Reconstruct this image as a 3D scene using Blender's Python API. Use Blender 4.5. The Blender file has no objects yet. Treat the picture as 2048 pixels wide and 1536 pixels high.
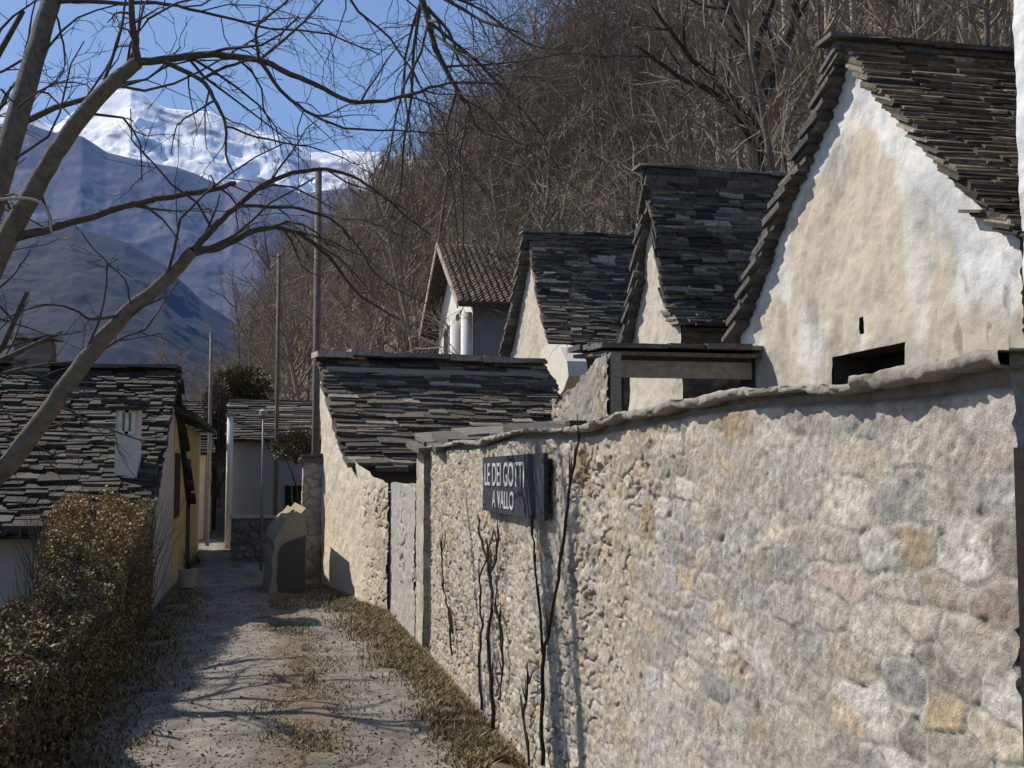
import bpy, math, random
import numpy as np
from mathutils import Vector, Matrix

R = math.radians
sc = bpy.context.scene
col = sc.collection
random.seed(7)

# ------------------------------------------------------------------ camera, sky, sun, exposure
FPX = 2328.0                                   # focal length in photo pixels (photo is 2048 x 1536)
YAW, PITCH = R(12.0), math.atan(178.0 / FPX)
CAM = Vector((0, 0, 1.6))
fw = Vector((math.sin(YAW) * math.cos(PITCH), math.cos(YAW) * math.cos(PITCH), math.sin(PITCH)))
rt = Vector((math.cos(YAW), -math.sin(YAW), 0))
up = rt.cross(fw)
cd = bpy.data.cameras.new('camera'); cam = bpy.data.objects.new('camera', cd); col.objects.link(cam)
cd.sensor_width = 36; cd.lens = FPX / 2048 * 36; cd.clip_start = 0.05; cd.clip_end = 40000
cam.matrix_world = Matrix.Translation(CAM) @ Matrix((rt, up, -fw)).transposed().to_4x4()
sc.camera = cam

SUN_AZ, SUN_EL = R(37), R(45)                  # azimuth measured from -X towards +Y
sdir = Vector((-math.cos(SUN_EL) * math.cos(SUN_AZ), math.cos(SUN_EL) * math.sin(SUN_AZ), math.sin(SUN_EL)))
w = bpy.data.worlds.new('World'); sc.world = w; w.use_nodes = True
nt = w.node_tree
sky = nt.nodes.new('ShaderNodeTexSky'); sky.sky_type = 'NISHITA'; sky.sun_disc = False
sky.sun_elevation = SUN_EL; sky.sun_rotation = math.atan2(sdir.x, sdir.y)
sky.altitude = 400; sky.air_density = 1.0; sky.dust_density = 0.6; sky.ozone_density = 1.2
nt.nodes['Background'].inputs['Strength'].default_value = 0.10
nt.links.new(sky.outputs[0], nt.nodes['Background'].inputs[0])
sl = bpy.data.lights.new('sun', 'SUN'); sl.energy = 5.0; sl.angle = R(0.5); sl.color = (1.0, 0.912, 0.785)
so = bpy.data.objects.new('sun', sl); col.objects.link(so); so.location = (-40, 30, 50)
so.rotation_euler = sdir.to_track_quat('Z', 'Y').to_euler()
vs = sc.view_settings; vs.view_transform = 'Standard'; vs.look = 'None'; vs.exposure = 0.42; vs.gamma = 1
sc.cycles.use_denoising = True
sc.cycles.max_bounces = 6; sc.cycles.diffuse_bounces = 3; sc.cycles.glossy_bounces = 2; sc.cycles.volume_bounces = 0

# ------------------------------------------------------------------ helpers
def ray(px, py): return fw + rt * ((px - 1024) / FPX) + up * ((768 - py) / FPX)
def onX(px, py, X): d = ray(px, py); return CAM + d * (X / d.x)
def onY(px, py, Y): d = ray(px, py); return CAM + d * (Y / d.y)
def onZ(px, py, Z=0.0): d = ray(px, py); return CAM + d * ((Z - CAM.z) / d.z)
def at(px, py, dist): return CAM + ray(px, py) * dist

_rng = np.random.RandomState(11)
_lat = _rng.rand(256, 256)
def vn(x, y):
    xi = np.floor(x).astype(int); yi = np.floor(y).astype(int)
    fx = x - xi; fy = y - yi; fx = fx * fx * (3 - 2 * fx); fy = fy * fy * (3 - 2 * fy)
    a = _lat[xi & 255, yi & 255]; b = _lat[(xi + 1) & 255, yi & 255]
    c = _lat[xi & 255, (yi + 1) & 255]; d = _lat[(xi + 1) & 255, (yi + 1) & 255]
    return (a * (1 - fx) + b * fx) * (1 - fy) + (c * (1 - fx) + d * fx) * fy
def fbm(x, y, o=4):
    x = np.asarray(x, float); y = np.asarray(y, float); s = 0; a = .5; n = 0
    for i in range(o):
        s = s + a * vn(x * 2 ** i + 17.3 * i, y * 2 ** i + 5.1 * i); n += a; a *= .5
    return s / n
def sstep(a, b, x):
    t = np.clip((x - a) / (b - a), 0, 1); return t * t * (3 - 2 * t)

def pmat(name, rough=.9, nscale=9., namt=.35, bump=.35, bscale=40., spec=.3, translucent=False):
    m = bpy.data.materials.new(name); m.use_nodes = True
    n = m.node_tree.nodes; l = m.node_tree.links; b = n['Principled BSDF']
    b.inputs['Roughness'].default_value = rough; b.inputs['Specular IOR Level'].default_value = spec
    at_ = n.new('ShaderNodeAttribute'); at_.attribute_name = 'Col'
    tc = n.new('ShaderNodeTexCoord')
    nz = n.new('ShaderNodeTexNoise'); nz.inputs['Scale'].default_value = nscale; nz.inputs['Detail'].default_value = 6
    nz.inputs['Roughness'].default_value = .65
    l.new(tc.outputs['Object'], nz.inputs['Vector'])
    mr = n.new('ShaderNodeMapRange'); mr.inputs[1].default_value = .25; mr.inputs[2].default_value = .75
    mr.inputs[3].default_value = 1 - namt; mr.inputs[4].default_value = 1 + namt
    l.new(nz.outputs['Fac'], mr.inputs[0])
    mx = n.new('ShaderNodeVectorMath'); mx.operation = 'SCALE'
    l.new(at_.outputs['Color'], mx.inputs[0]); l.new(mr.outputs[0], mx.inputs['Scale'])
    l.new(mx.outputs[0], b.inputs['Base Color'])
    if bump > 0:
        n2 = n.new('ShaderNodeTexNoise'); n2.inputs['Scale'].default_value = bscale; n2.inputs['Detail'].default_value = 8
        n2.inputs['Roughness'].default_value = .7; l.new(tc.outputs['Object'], n2.inputs['Vector'])
        bp = n.new('ShaderNodeBump'); bp.inputs['Strength'].default_value = bump; bp.inputs['Distance'].default_value = .03
        l.new(n2.outputs['Fac'], bp.inputs['Height']); l.new(bp.outputs[0], b.inputs['Normal'])
    return m

M = dict(
    stone=pmat('rubble stone', nscale=36, namt=.34, bump=.6, bscale=60),
    plaster=pmat('lime plaster', nscale=5, namt=.12, bump=.45, bscale=22),
    slab=pmat('gneiss slab', rough=.75, nscale=16, namt=.6, bump=.8, bscale=34, spec=.3),
    wood=pmat('weathered wood', nscale=12, namt=.4, bump=.4, bscale=30),
    bark=pmat('bark', nscale=18, namt=.45, bump=.6, bscale=45),
    twig=pmat('twig', nscale=5, namt=.3, bump=0),
    leaf=pmat('leaf', rough=.6, nscale=4, namt=.3, bump=0),
    gravel=pmat('gravel lane', nscale=9, namt=.42, bump=.7, bscale=24),
    earth=pmat('leaf litter earth', nscale=3, namt=.4, bump=.7, bscale=12),
    rock=pmat('mountain', nscale=.004, namt=.35, bump=0),
    paint=pmat('painted board', rough=.7, nscale=22, namt=.75, bump=.2),
    tile=pmat('clay tile', nscale=8, namt=.4, bump=.3),
    glass=pmat('window glass', rough=.15, nscale=2, namt=.1, bump=0, spec=.6),
    metal=pmat('galvanised metal', rough=.5, nscale=14, namt=.2, bump=.1),
)

def link(name, me, mat=None, parent=None, loc=None):
    o = bpy.data.objects.new(name, me); col.objects.link(o)
    if mat is not None: me.materials.append(mat)
    if parent is not None: o.parent = parent
    if loc is not None: o.location = loc
    return o
def setcol(me, vcol):
    a = me.attributes.new('Col', 'FLOAT_COLOR', 'POINT')
    c = np.ones((len(me.vertices), 4), np.float32); c[:, :3] = vcol
    a.data.foreach_set('color', c.ravel())
def npmesh(name, V, F, vcol, mat, parent=None, smooth=True):
    V = np.asarray(V, np.float32); F = np.asarray(F, np.int32); k = F.shape[1]
    me = bpy.data.meshes.new(name)
    me.vertices.add(len(V)); me.vertices.foreach_set('co', V.ravel())
    me.loops.add(F.size); me.loops.foreach_set('vertex_index', F.ravel())
    me.polygons.add(len(F)); me.polygons.foreach_set('loop_start', np.arange(0, F.size, k, dtype=np.int32))
    try: me.polygons.foreach_set('loop_total', np.full(len(F), k, np.int32))
    except Exception: pass
    if smooth: me.polygons.foreach_set('use_smooth', np.ones(len(F), bool))
    me.update(calc_edges=True); setcol(me, np.asarray(vcol, np.float32))
    return link(name, me, mat, parent)

class MB:
    def __init__(s): s.v = []; s.f = []; s.c = []
    def add(s, vs_, fs, c):
        b = len(s.v); s.v += [tuple(p) for p in vs_]; s.c += [c] * len(vs_)
        s.f += [tuple(b + i for i in f) for f in fs]
    def hexa(s, p, c):    # p: 8 points, bottom ring 0-3 then top ring 4-7
        s.add(p, [(0, 3, 2, 1), (4, 5, 6, 7), (0, 1, 5, 4), (1, 2, 6, 5), (2, 3, 7, 6), (3, 0, 4, 7)], c)
    def box(s, a, b, c, jit=0.):
        j = lambda: random.uniform(-jit, jit) if jit else 0.
        p = [(x + j(), y + j(), z + j()) for z in (a[2], b[2]) for x, y in ((a[0], a[1]), (b[0], a[1]), (b[0], b[1]), (a[0], b[1]))]
        s.hexa(p, c)
    def tube(s, pts, rad, n, c, cap=True):
        pts = [Vector(p) for p in pts]; base = len(s.v); k = len(pts)
        ref = Vector((.31, .22, .93))
        for i, p in enumerate(pts):
            t = (pts[min(i + 1, k - 1)] - pts[max(i - 1, 0)])
            t = t.normalized() if t.length > 1e-9 else Vector((0, 0, 1))
            a = t.cross(ref)
            if a.length < .05: a = t.cross(Vector((1, 0, 0)))
            a.normalize(); b2 = t.cross(a)
            for q in range(n):
                an = 2 * math.pi * q / n
                s.v.append(tuple(p + (a * math.cos(an) + b2 * math.sin(an)) * rad[i])); s.c.append(c)
        for i in range(k - 1):
            for q in range(n):
                q2 = (q + 1) % n
                s.f.append((base + i * n + q, base + i * n + q2, base + (i + 1) * n + q2, base + (i + 1) * n + q))
        if cap:
            s.f.append(tuple(base + q for q in range(n))[::-1]); s.f.append(tuple(base + (k - 1) * n + q for q in range(n)))
    def build(s, name, mat, parent=None, smooth=False):
        me = bpy.data.meshes.new(name); me.from_pydata(s.v, [], s.f)
        if smooth: me.polygons.foreach_set('use_smooth', np.ones(len(me.polygons), bool))
        me.update(); setcol(me, np.asarray(s.c, np.float32).reshape(-1, 3))
        return link(name, me, mat, parent)

def tag(o, label=None, cat=None, group=None, kind=None):
    if label: o['label'] = label
    if cat: o['category'] = cat
    if group: o['group'] = group
    if kind: o['kind'] = kind
    return o
def thing(name, label, cat, loc=(0, 0, 0), rotz=0., group=None):
    o = bpy.data.objects.new(name, None); col.objects.link(o); o.empty_display_size = .2
    o.location = loc; o.rotation_euler = (0, 0, rotz)
    return tag(o, label, cat, group)
def put(o, parent):       # parent a world-space mesh under an Empty that stands elsewhere
    o.parent = parent
    o.matrix_parent_inverse = (Matrix.Translation(parent.location) @ Matrix.Rotation(parent.rotation_euler.z, 4, 'Z')).inverted()
    return o
def jc(c, a=.15):
    k = 1 + random.uniform(-a, a); return tuple(x * k for x in c)

def grid_faces(nu, nv, mask=None, flip=False):
    i = np.arange(nu - 1)[:, None] * nv + np.arange(nv - 1)[None, :]
    F = np.stack([i, i + nv, i + nv + 1, i + 1], -1)
    if flip: F = F[..., ::-1]
    if mask is not None: F = F[mask]
    return F.reshape(-1, 4)

def blend(a, b, k): return a * (1 - k[..., None]) + b * k[..., None]

# masonry: relief and colour of irregular stones over a (u, v) field, in metres
PAL = np.array([(.37, .35, .32), (.40, .37, .32), (.33, .33, .33), (.44, .42, .39), (.30, .285, .265), (.42, .36, .27),
                (.36, .32, .30), (.46, .45, .44), (.39, .325, .22), (.35, .35, .36), (.40, .385, .35)]) * np.array((1.14, 1.10, 1.04))
def masonry(U, V, cu=.24, cv=.15, seed=1, depth=.022, mortar=(.37, .35, .315), ochre=.08, warp=.05, cover=.35, jv=.38, ju=.42):
    rs = np.random.RandomState(seed)
    u0, u1, v0, v1 = U.min() - .3, U.max() + .3, V.min() - .3, V.max() + .3
    nu, nv = int((u1 - u0) / cu) + 1, int((v1 - v0) / cv) + 1
    gu, gv = np.meshgrid(np.arange(nu), np.arange(nv), indexing='ij')
    cu_ = u0 + (gu + (gv % 2) * .5 + rs.uniform(-ju, ju, gu.shape)) * cu
    cv_ = v0 + (gv + rs.uniform(-jv, jv, gu.shape)) * cv
    pw = np.array([1.2, 1.2, .9, 1, .9, .6, .8, .9, ochre * 3, .9, 1]); pw /= pw.sum()
    ci = rs.choice(len(PAL), gu.size, p=pw); hh = rs.uniform(-.6, 1, gu.size)
    cc = PAL[ci] * rs.uniform(.70, 1.24, (gu.size, 1)); size = rs.uniform(.85, 1.18, gu.size)
    Uw = U + (fbm(U * 5 + 3, V * 5, 3) - .5) * warp * 2; Vw = V + (fbm(U * 5 + 40, V * 5 + 9, 3) - .5) * warp * 2
    uf, vf = Uw.ravel(), Vw.ravel()
    f1 = np.full(uf.size, 9.); f2 = np.full(uf.size, 9.); idx = np.zeros(uf.size, int)
    iu = np.floor((uf - u0) / cu).astype(int); iv = np.floor((vf - v0) / cv).astype(int)
    for a in range(-2, 3):
        for b in range(-2, 3):
            x = np.clip(iu + a, 0, nu - 1); y = np.clip(iv + b, 0, nv - 1); k = x * nv + y
            d = ((np.abs(uf - cu_[x, y]) / cu) ** 3.2 + (np.abs(vf - cv_[x, y]) / cv) ** 3.2) ** (1 / 3.2) / size[k]
            m = d < f1; new2 = np.where(m, f1, np.minimum(f2, np.where(k == idx, 9., d)))
            idx = np.where(m, k, idx); f1 = np.where(m, d, f1); f2 = new2
    e = (f2 - f1).reshape(U.shape)
    st = sstep(.03, .20, e) ; sh = hh[idx].reshape(U.shape)
    cv2 = sstep(.42, .62, fbm(U * 1.7 + 8, V * 1.7 + 2, 3) + (cover - .5) * .6)          # mortar smeared over the stones
    fine = fbm(U * 16, V * 16, 4) - .5
    H = depth * (st * (.55 + .55 * sh)) * (1 - .75 * cv2) + fine * depth * .9 - depth * .55 * sstep(.09, .0, e) * (1 - .8 * cv2) + (fbm(U * 2.1, V * 2.1, 3) - .5) * depth * 1.2
    C = cc[idx].reshape(U.shape + (3,)); mo = np.array(mortar) * (.86 + .3 * fbm(U * 9, V * 9, 3))[..., None]
    k = (st * (1 - .42 * cv2))[..., None]
    C = mo * (1 - k) + C * k
    C = C * (.86 + .28 * fbm(U * 30, V * 30, 2))[..., None]
    masonry.joint = 1 - st
    return H, C

def xface(name, x0, ys, zs, H, C, mat, parent=None, mask=None):     # relief face that looks towards -X
    Y, Z = np.meshgrid(ys, zs, indexing='ij') if np.ndim(ys) == 1 else (ys, zs)
    V = np.stack([x0 - H, Y, Z], -1).reshape(-1, 3)
    return npmesh(name, V, grid_faces(Y.shape[0], Y.shape[1], mask, flip=True), C.reshape(-1, 3), mat, parent)

# roof of overlapping stone slabs: profile (y, z) from eave to ridge, running from x0 to x1
SLABC = [(.085, .076, .064), (.115, .103, .088), (.066, .060, .052), (.15, .135, .115), (.095, .085, .073), (.21, .19, .16), (.05, .046, .040), (.04, .036, .031), (.30, .275, .24), (.058, .053, .047), (.14, .12, .086)]
SLABC = [(a * 1.06, b * 1.0, c * .93) for a, b, c in SLABC]
def slab_rows(mb, prof, x0, x1, e=.075, L=(.25, .6), th=(.03, .055), D=.30, flat=.22, over=(.06, .06), cols=SLABC, jit=.03, underlay=True):
    P = [Vector((0, y, z)) for y, z in prof]
    seg = [(P[i + 1] - P[i]).length for i in range(len(P) - 1)]; S = sum(seg)
    def pt(s):
        for i, q in enumerate(seg):
            if s <= q or i == len(seg) - 1:
                t = (P[i + 1] - P[i]).normalized(); return P[i] + t * s, t
            s -= q
    sgn = 1 if P[-1].y > P[0].y else -1
    if underlay:
        off = .035
        for i in range(len(P) - 1):
            a, b = P[i], P[i + 1]; t = (b - a).normalized(); nn = Vector((0, -t.z * sgn, t.y * sgn))
            q = [a - nn * off, b - nn * off, b - nn * (off + .04), a - nn * (off + .04)]
            mb.hexa([(x0, *q[3][1:]), (x1, *q[3][1:]), (x1, *q[2][1:]), (x0, *q[2][1:]), (x0, *q[0][1:]), (x1, *q[0][1:]), (x1, *q[1][1:]), (x0, *q[1][1:])], cols[0])
    s = -.05
    while s < S - .04:
        p, t = pt(max(s, 0)); p = p + t * min(s, 0)
        ang = math.atan2(t.z, t.y * sgn) - flat
        d = Vector((0, math.cos(ang) * sgn, math.sin(ang))); nn = Vector((0, -math.sin(ang) * sgn, math.cos(ang)))
        x = x0 - over[0] - random.uniform(0, .08)
        while x < x1 + over[1] - .05:
            ln = random.uniform(*L); xe = min(x + ln, x1 + over[1] + random.uniform(-.02, .08))
            h = random.uniform(*th); o = random.uniform(-jit, jit); lift = random.uniform(-.006, .010); tw = random.uniform(-.022, .022)
            cA = jc(random.choice(cols), .25)
            DD = min(D, max(.12, S - s + .06))
            jj = lambda: random.uniform(-.018, .018)
            A = p + d * o + nn * lift
            q = []
            for zz in (0, h):
                q += [A + Vector((x + .004, 0, 0)) + d * (jj() - tw) + nn * (zz + jj() * .2), A + Vector((xe - .004, 0, 0)) + d * (jj() + tw) + nn * (zz + jj() * .2),
                      A + Vector((xe - .004, 0, 0)) + d * DD + nn * zz, A + Vector((x + .004, 0, 0)) + d * DD + nn * zz]
            if sgn < 0: q = [q[1], q[0], q[3], q[2], q[5], q[4], q[7], q[6]]
            mb.hexa(q, cA); x = xe
        s += e * random.uniform(.88, 1.12)

def ridge_caps(y, z, x0, x1, cols, wid=.34, th=.04):
    mb = MB(); x = x0; z0_ = z
    while x < x1:
        ln = random.uniform(.3, .75); xe = min(x + ln, x1); z = z0_ + random.uniform(-.02, .025); h = th * random.uniform(.8, 1.3); j = lambda: random.uniform(-.025, .025)
        q = []
        for zz in (0, h):
            q += [(x - .02, y - wid / 2 + j(), z + zz - .035 + j() * .4), (xe + .02, y - wid / 2 + j(), z + zz - .035 + j() * .4), (xe + .02, y + wid / 2 + j(), z + zz - .035), (x - .02, y + wid / 2 + j(), z + zz - .035)]
        mb.hexa(q, jc(random.choice(cols), .2)); x = xe
    return mb

# ------------------------------------------------------------------ ground, lane, hillside, mountains
def terr(X, Y):
    X = np.asarray(X, float); Y = np.asarray(Y, float)
    z = -.10 + 0 * X
    ed = -1.15 - .04 * np.clip(Y - 15, 0, 30)
    z = z - 1.0 * sstep(0.2, 5, ed - X) - 3 * sstep(8, 60, ed - X)
    m = sstep(1.62, 1.8, X) * sstep(10.4, 9.6, Y) + sstep(4.2, 4.9, X) * sstep(9.6, 10.4, Y)
    m = np.clip(m, 0, 1) * sstep(60, 40, Y)
    z = z + m * (1.45 + .45 * sstep(2, 6, X))
    z = z + (fbm(X * .6, Y * .6, 3) - .5) * .12 * sstep(1.2, 3, np.abs(X))
    return z
def axis_pts(lo, hi, core0, core1, st):
    a = list(np.arange(core0, core1 + 1e-6, st)); s = st
    while a[-1] < hi: s *= 1.25; a.append(a[-1] + s)
    s = st; b = []
    x = core0
    while x > lo: s *= 1.25; x -= s; b.append(x)
    return np.array(b[::-1] + a)
gx = axis_pts(-5200, 5200, -6, 8, .2); gy = axis_pts(-1200, 8000, -2, 34, .25)
GX, GY = np.meshgrid(gx, gy, indexing='ij')
GZ = terr(GX, GY)
k = fbm(GX * .9, GY * .9, 4)[..., None]
gc = np.array((.085, .066, .043)) * (1 - k) + np.array((.14, .115, .07)) * k
tag(npmesh('ground', np.stack([GX, GY, GZ], -1).reshape(-1, 3), grid_faces(len(gx), len(gy), flip=False), gc.reshape(-1, 3), M['earth']), kind='structure')

# lane: slightly crowned gravel sheet, worn wheel tracks and a brown strip between them
ly = np.concatenate([np.arange(-2, 17, .06), np.arange(17, 34, .12)])
lu = np.linspace(-1, 1, 61)
LY, LU = np.meshgrid(ly, lu, indexing='ij')
lc = np.where(LY < 14, .16, .16 - .10 * (LY - 14) + .0015 * (LY - 14) ** 2)
lw = np.where(LY < 14, 1.28, np.clip(1.28 - .09 * (LY - 14), .55, 2))
LX = lc + LU * (lw + .07 * (fbm(LY * 1.1, LU * 0 + (LU > 0) * 9, 2) - .5))
LZ = -.022 + .03 * (1 - LU ** 2) + (fbm(LX * 3, LY * 3, 4) - .5) * .05 - .02 * np.exp(-((np.abs(LU) - .5) / .18) ** 2)
mid = np.exp(-((LU - .08) / .17) ** 2) * sstep(.36, .6, fbm(LX * 2.5, LY * 1.4, 4) + .12)
edg = sstep(.72, .98, np.abs(LU) + .25 * (fbm(LX * 3 + 5, LY * 3, 3) - .5))
k = fbm(LX * 6, LY * 6, 4)[..., None]
lcol = np.array((.205, .187, .163)) * (.55 + .9 * k)
brn = np.array((.15, .112, .068)) * (.7 + .6 * k)
q = np.clip(mid * .9 + edg, 0, 1)[..., None]; lcol = lcol * (1 - q) + brn * q
tag(npmesh('lane', np.stack([LX, LY, LZ], -1).reshape(-1, 3), grid_faces(len(ly), len(lu), flip=True), lcol.reshape(-1, 3), M['gravel']), kind='structure')

# wooded hillside to the right, a spur that ends before the lane's line of sight
FA = np.array((12., 22.)); FB = np.array((-6., 100.)); fd = (FB - FA) / np.linalg.norm(FB - FA); fn = np.array((fd[1], -fd[0]))
def hill(X, Y):
    s = (X - FA[0]) * fn[0] + (Y - FA[1]) * fn[1]
    s = np.where(s > 0, s, 0)
    h = .85 * s
    nose = sstep(-.032, .012, X / np.maximum(Y, 1) + .012 * (fbm(Y * .02, X * .02, 3) - .5))
    h = h * nose
    return h + (fbm(X * .08, Y * .08, 4) - .5) * 5 * sstep(2, 20, s) * nose - .35
hx = np.concatenate([np.arange(-22, 60, 1.2), np.arange(60, 190, 4)]); hy = np.concatenate([np.arange(10, 200, 2.0), np.arange(200, 330, 6)])
HX, HY = np.meshgrid(hx, hy, indexing='ij'); HZ = hill(HX, HY)
HZ = np.where((HX - FA[0]) * fn[0] + (HY - FA[1]) * fn[1] < -1, -6, HZ)
k = fbm(HX * .35, HY * .35, 4)[..., None]
hcol = np.array((.085, .068, .048)) * (1 - k) + np.array((.175, .14, .10)) * k
tag(npmesh('hillside', np.stack([HX, HY, HZ], -1).reshape(-1, 3), grid_faces(len(hx), len(hy)), hcol.reshape(-1, 3), M['earth']), kind='structure')

def mountain(name, sil, Rr, foot, rough, colf, seed, n=640):
    px = [p[0] for p in sil]; az = []; el = []
    for p in sil:
        d = ray(*p); az.append(math.atan2(d.x, d.y)); el.append(d.z / math.hypot(d.x, d.y))
    A = np.linspace(az[0], az[-1], n); E = np.interp(A, az, el)
    rr = np.concatenate([np.linspace(foot, 1, 200), np.linspace(1, 1.35, 14)[1:]])
    AA, RR = np.meshgrid(A, rr, indexing='ij'); EE = np.broadcast_to(E[:, None], AA.shape)
    t = np.where(RR <= 1, (RR - foot) / (1 - foot), 1 - (RR - 1) / .35)
    H = EE * Rr * t ** 1.25
    X = np.sin(AA) * RR * Rr; Y = np.cos(AA) * RR * Rr
    sc_ = Rr * .00009
    f = 1.0 / (Rr * .055)
    rg = 1 - np.abs(2 * fbm(X * f + seed, Y * f * .7 + seed * 2, 6) - 1)
    H = H + (rg - .72) * rough * Rr * np.clip(t * 1.6, 0, 1) * (.35 + .65 * sstep(1.0, .8, t)) 
    Z = H - 8 * (t < .02) - 6
    gxz = np.gradient(Z, axis=0) / np.maximum(np.abs(np.gradient(X, axis=0)), 1)
    c = colf(X, Y, Z, rg, t)
    return tag(npmesh(name, np.stack([X, Y, Z], -1).reshape(-1, 3), grid_faces(len(A), len(rr)), c.reshape(-1, 3), M['rock']), kind='structure')
def c_snow(X, Y, Z, rg, t):
    nz = fbm(X * .0032, Y * .0032 + Z * .004, 5)
    s = sstep(560, 860, Z + (nz - .5) * 700)
    rock = np.array((.17, .17, .19)); snow = np.array((.92, .93, .95))
    s = s * sstep(.30, .47, fbm(X * .006 + 4, Z * .012, 4) + .06)
    return rock * (1 - s[..., None]) + snow * s[..., None]
def c_mid(X, Y, Z, rg, t):
    k = fbm(X * .006, Z * .008, 5)[..., None]; s = sstep(1180, 1330, Z + (k[..., 0] - .5) * 500)[..., None] * .7
    c = np.array((.03, .034, .05)) * (1 - k) + np.array((.12, .122, .155)) * k
    return c * (1 - s) + np.array((.7, .73, .78)) * s
def c_low(X, Y, Z, rg, t):
    k = fbm(X * .01, Z * .012, 5)[..., None]
    return np.array((.002, .004, .007)) * (1 - k) + np.array((.009, .011, .015)) * k  # the slope's shade is put into this near-black forest colour
mountain('snowy_mountain', [(-500, 150), (-250, 190), (0, 212), (60, 225), (110, 246), (160, 212), (205, 190), (262, 176), (330, 212), (420, 220), (470, 246), (560, 262), (620, 300), (680, 303), (760, 298), (870, 310), (1000, 335), (1200, 400)], 6200, .40, .026, c_snow, 3)
mountain('forested_mountain', [(-500, 210), (-250, 232), (0, 242), (60, 246), (110, 262), (165, 270), (215, 300), (290, 318), (350, 330), (450, 366), (520, 352), (600, 382), (700, 372), (900, 400), (1200, 480)], 4300, .45, .012, c_mid, 9)
mountain('valley_slope', [(-500, 330), (-250, 380), (0, 432), (150, 446), (250, 476), (330, 520), (400, 590), (470, 640), (600, 690), (900, 720), (1200, 740)], 2300, .4, .010, c_low, 21)

# ------------------------------------------------------------------ roadside rubble wall
WX = onZ(1030, 1500).x                          # plane of the wall face, about 1.45 m right of the lane's axis
y_near = onX(2034, 800, WX).y; y_far = onX(862, 1100, WX).y
zt = onX(1500, 795, WX).z + .018
def coltop(y): return zt + .012 * np.sin(y * 2.1) + .02 * (fbm(np.asarray(y) * .9, np.zeros_like(y) + 3., 3) - .5)
ys = [y_near]
while ys[-1] < y_far: ys.append(ys[-1] + max(.0045, .0018 * ys[-1]))
ys = np.array(ys); vv = np.linspace(0, 1, 290)
YY, VV = np.meshgrid(ys, vv, indexing='ij'); ZZ = -.15 + VV * (coltop(YY) - .025 + .15)
rw = thing('roadside_wall', 'long rubble stone wall with rough mortar and a cracked coping beside the lane', 'wall', (WX + .2, (y_near + y_far) / 2, 0))
MT = (.39, .37, .333)
H, C = masonry(YY, ZZ, .17, .080, 5, depth=.0055, cover=.46, warp=.024, mortar=MT, jv=.24)
Hb, Cb = masonry(YY, ZZ, .23, .105, 6, depth=.005, cover=.48, warp=.028, mortar=MT, jv=.26); jb = masonry.joint; big = sstep(.46, .54, fbm(YY * .9 + 70, ZZ * 1.3, 3)); H = H * (1 - big) + Hb * big; C = blend(C, Cb, big)
j1 = jb * big
H2, C2 = masonry(YY, ZZ, .14, .070, 8, depth=.006, cover=.60, warp=.028, mortar=(.46, .43, .375), jv=.3); j2 = masonry.joint
kk = sstep(4.0, 4.9, YY + 1.5 * (fbm(YY * 1.2, ZZ * 1.4, 3) - .5) + .35 * (ZZ - 1))
H = H * (1 - kk) + H2 * kk; C = C * (1 - kk[..., None]) + C2 * kk[..., None] * np.array((1.0, .97, .92))
# open joints and pits
jt = j1 * (1 - kk) + j2 * kk
pn = fbm(YY * 7 + 31, ZZ * 8, 4); pit = sstep(.55, .95, jt) * sstep(.54, .62, pn + .05 * kk) * sstep(.36, .56, fbm(YY * 1.5 + 7, ZZ * 1.5, 2) + .12 * kk) * (.35 + .65 * kk)
pit = np.maximum(pit, (.35 + .65 * kk) * sstep(.66, .72, fbm(YY * 19 + 3, ZZ * 24 + 8, 3)) * sstep(.40, .58, fbm(YY * 2.6 + 17, ZZ * 2.6, 3) + .08 * kk))
H = H - pit * (.012 + .006 * kk); C = C * (1 - .45 * pit[..., None]); C = C * (.80 + .40 * fbm(YY * 44, ZZ * 48, 3))[..., None]
H = H - .045 * sstep(.045, .015, coltop(YY) - .03 - ZZ)
moss = sstep(.68, .8, fbm(YY * 2.3 + 60, ZZ * 3.1, 4)) * sstep(.7, 1.3, ZZ)
C = C * (1 - .6 * moss[..., None]) + np.array((.27, .2, .09)) * .6 * moss[..., None]
H = H + .030 * (fbm(YY * .7, ZZ * .7 + 9, 2) - .5) + .014 * (fbm(YY * 30, ZZ * 34, 4) - .5) * (1 + .6 * kk)
put(xface('masonry', WX, YY, ZZ, H, C, M['stone']), rw)
mb = MB()                                       # core, ends and back of the wall
mb.box((WX + .035, y_near + .02, -.3), (WX + .42, y_far - .02, zt - .03), (.3, .28, .25))
e = y_near
put(mb.build('wall_core', M['stone']), rw)
Ye, Ze = np.meshgrid(np.linspace(0, .42, 40), np.linspace(-.15, zt, 160), indexing='ij')
for nm, yy, sgn in (('wall_end', y_near, -1), ('wall_end', y_far, 1)):
    Hh, Cc = masonry(Ye + 3 * sgn, Ze, .2, .14, 12 + sgn, depth=.03)
    jag = (fbm(Ze * 4, Ze * 0 + 2. + sgn, 4) - .5) * .06 * (1 - Ye / .42)
    Vv = np.stack([WX - .01 + Ye, yy + sgn * Hh + jag * sgn, Ze], -1).reshape(-1, 3)
    put(npmesh(nm, Vv, grid_faces(40, 160), Cc.reshape(-1, 3), M['stone']), rw)
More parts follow.
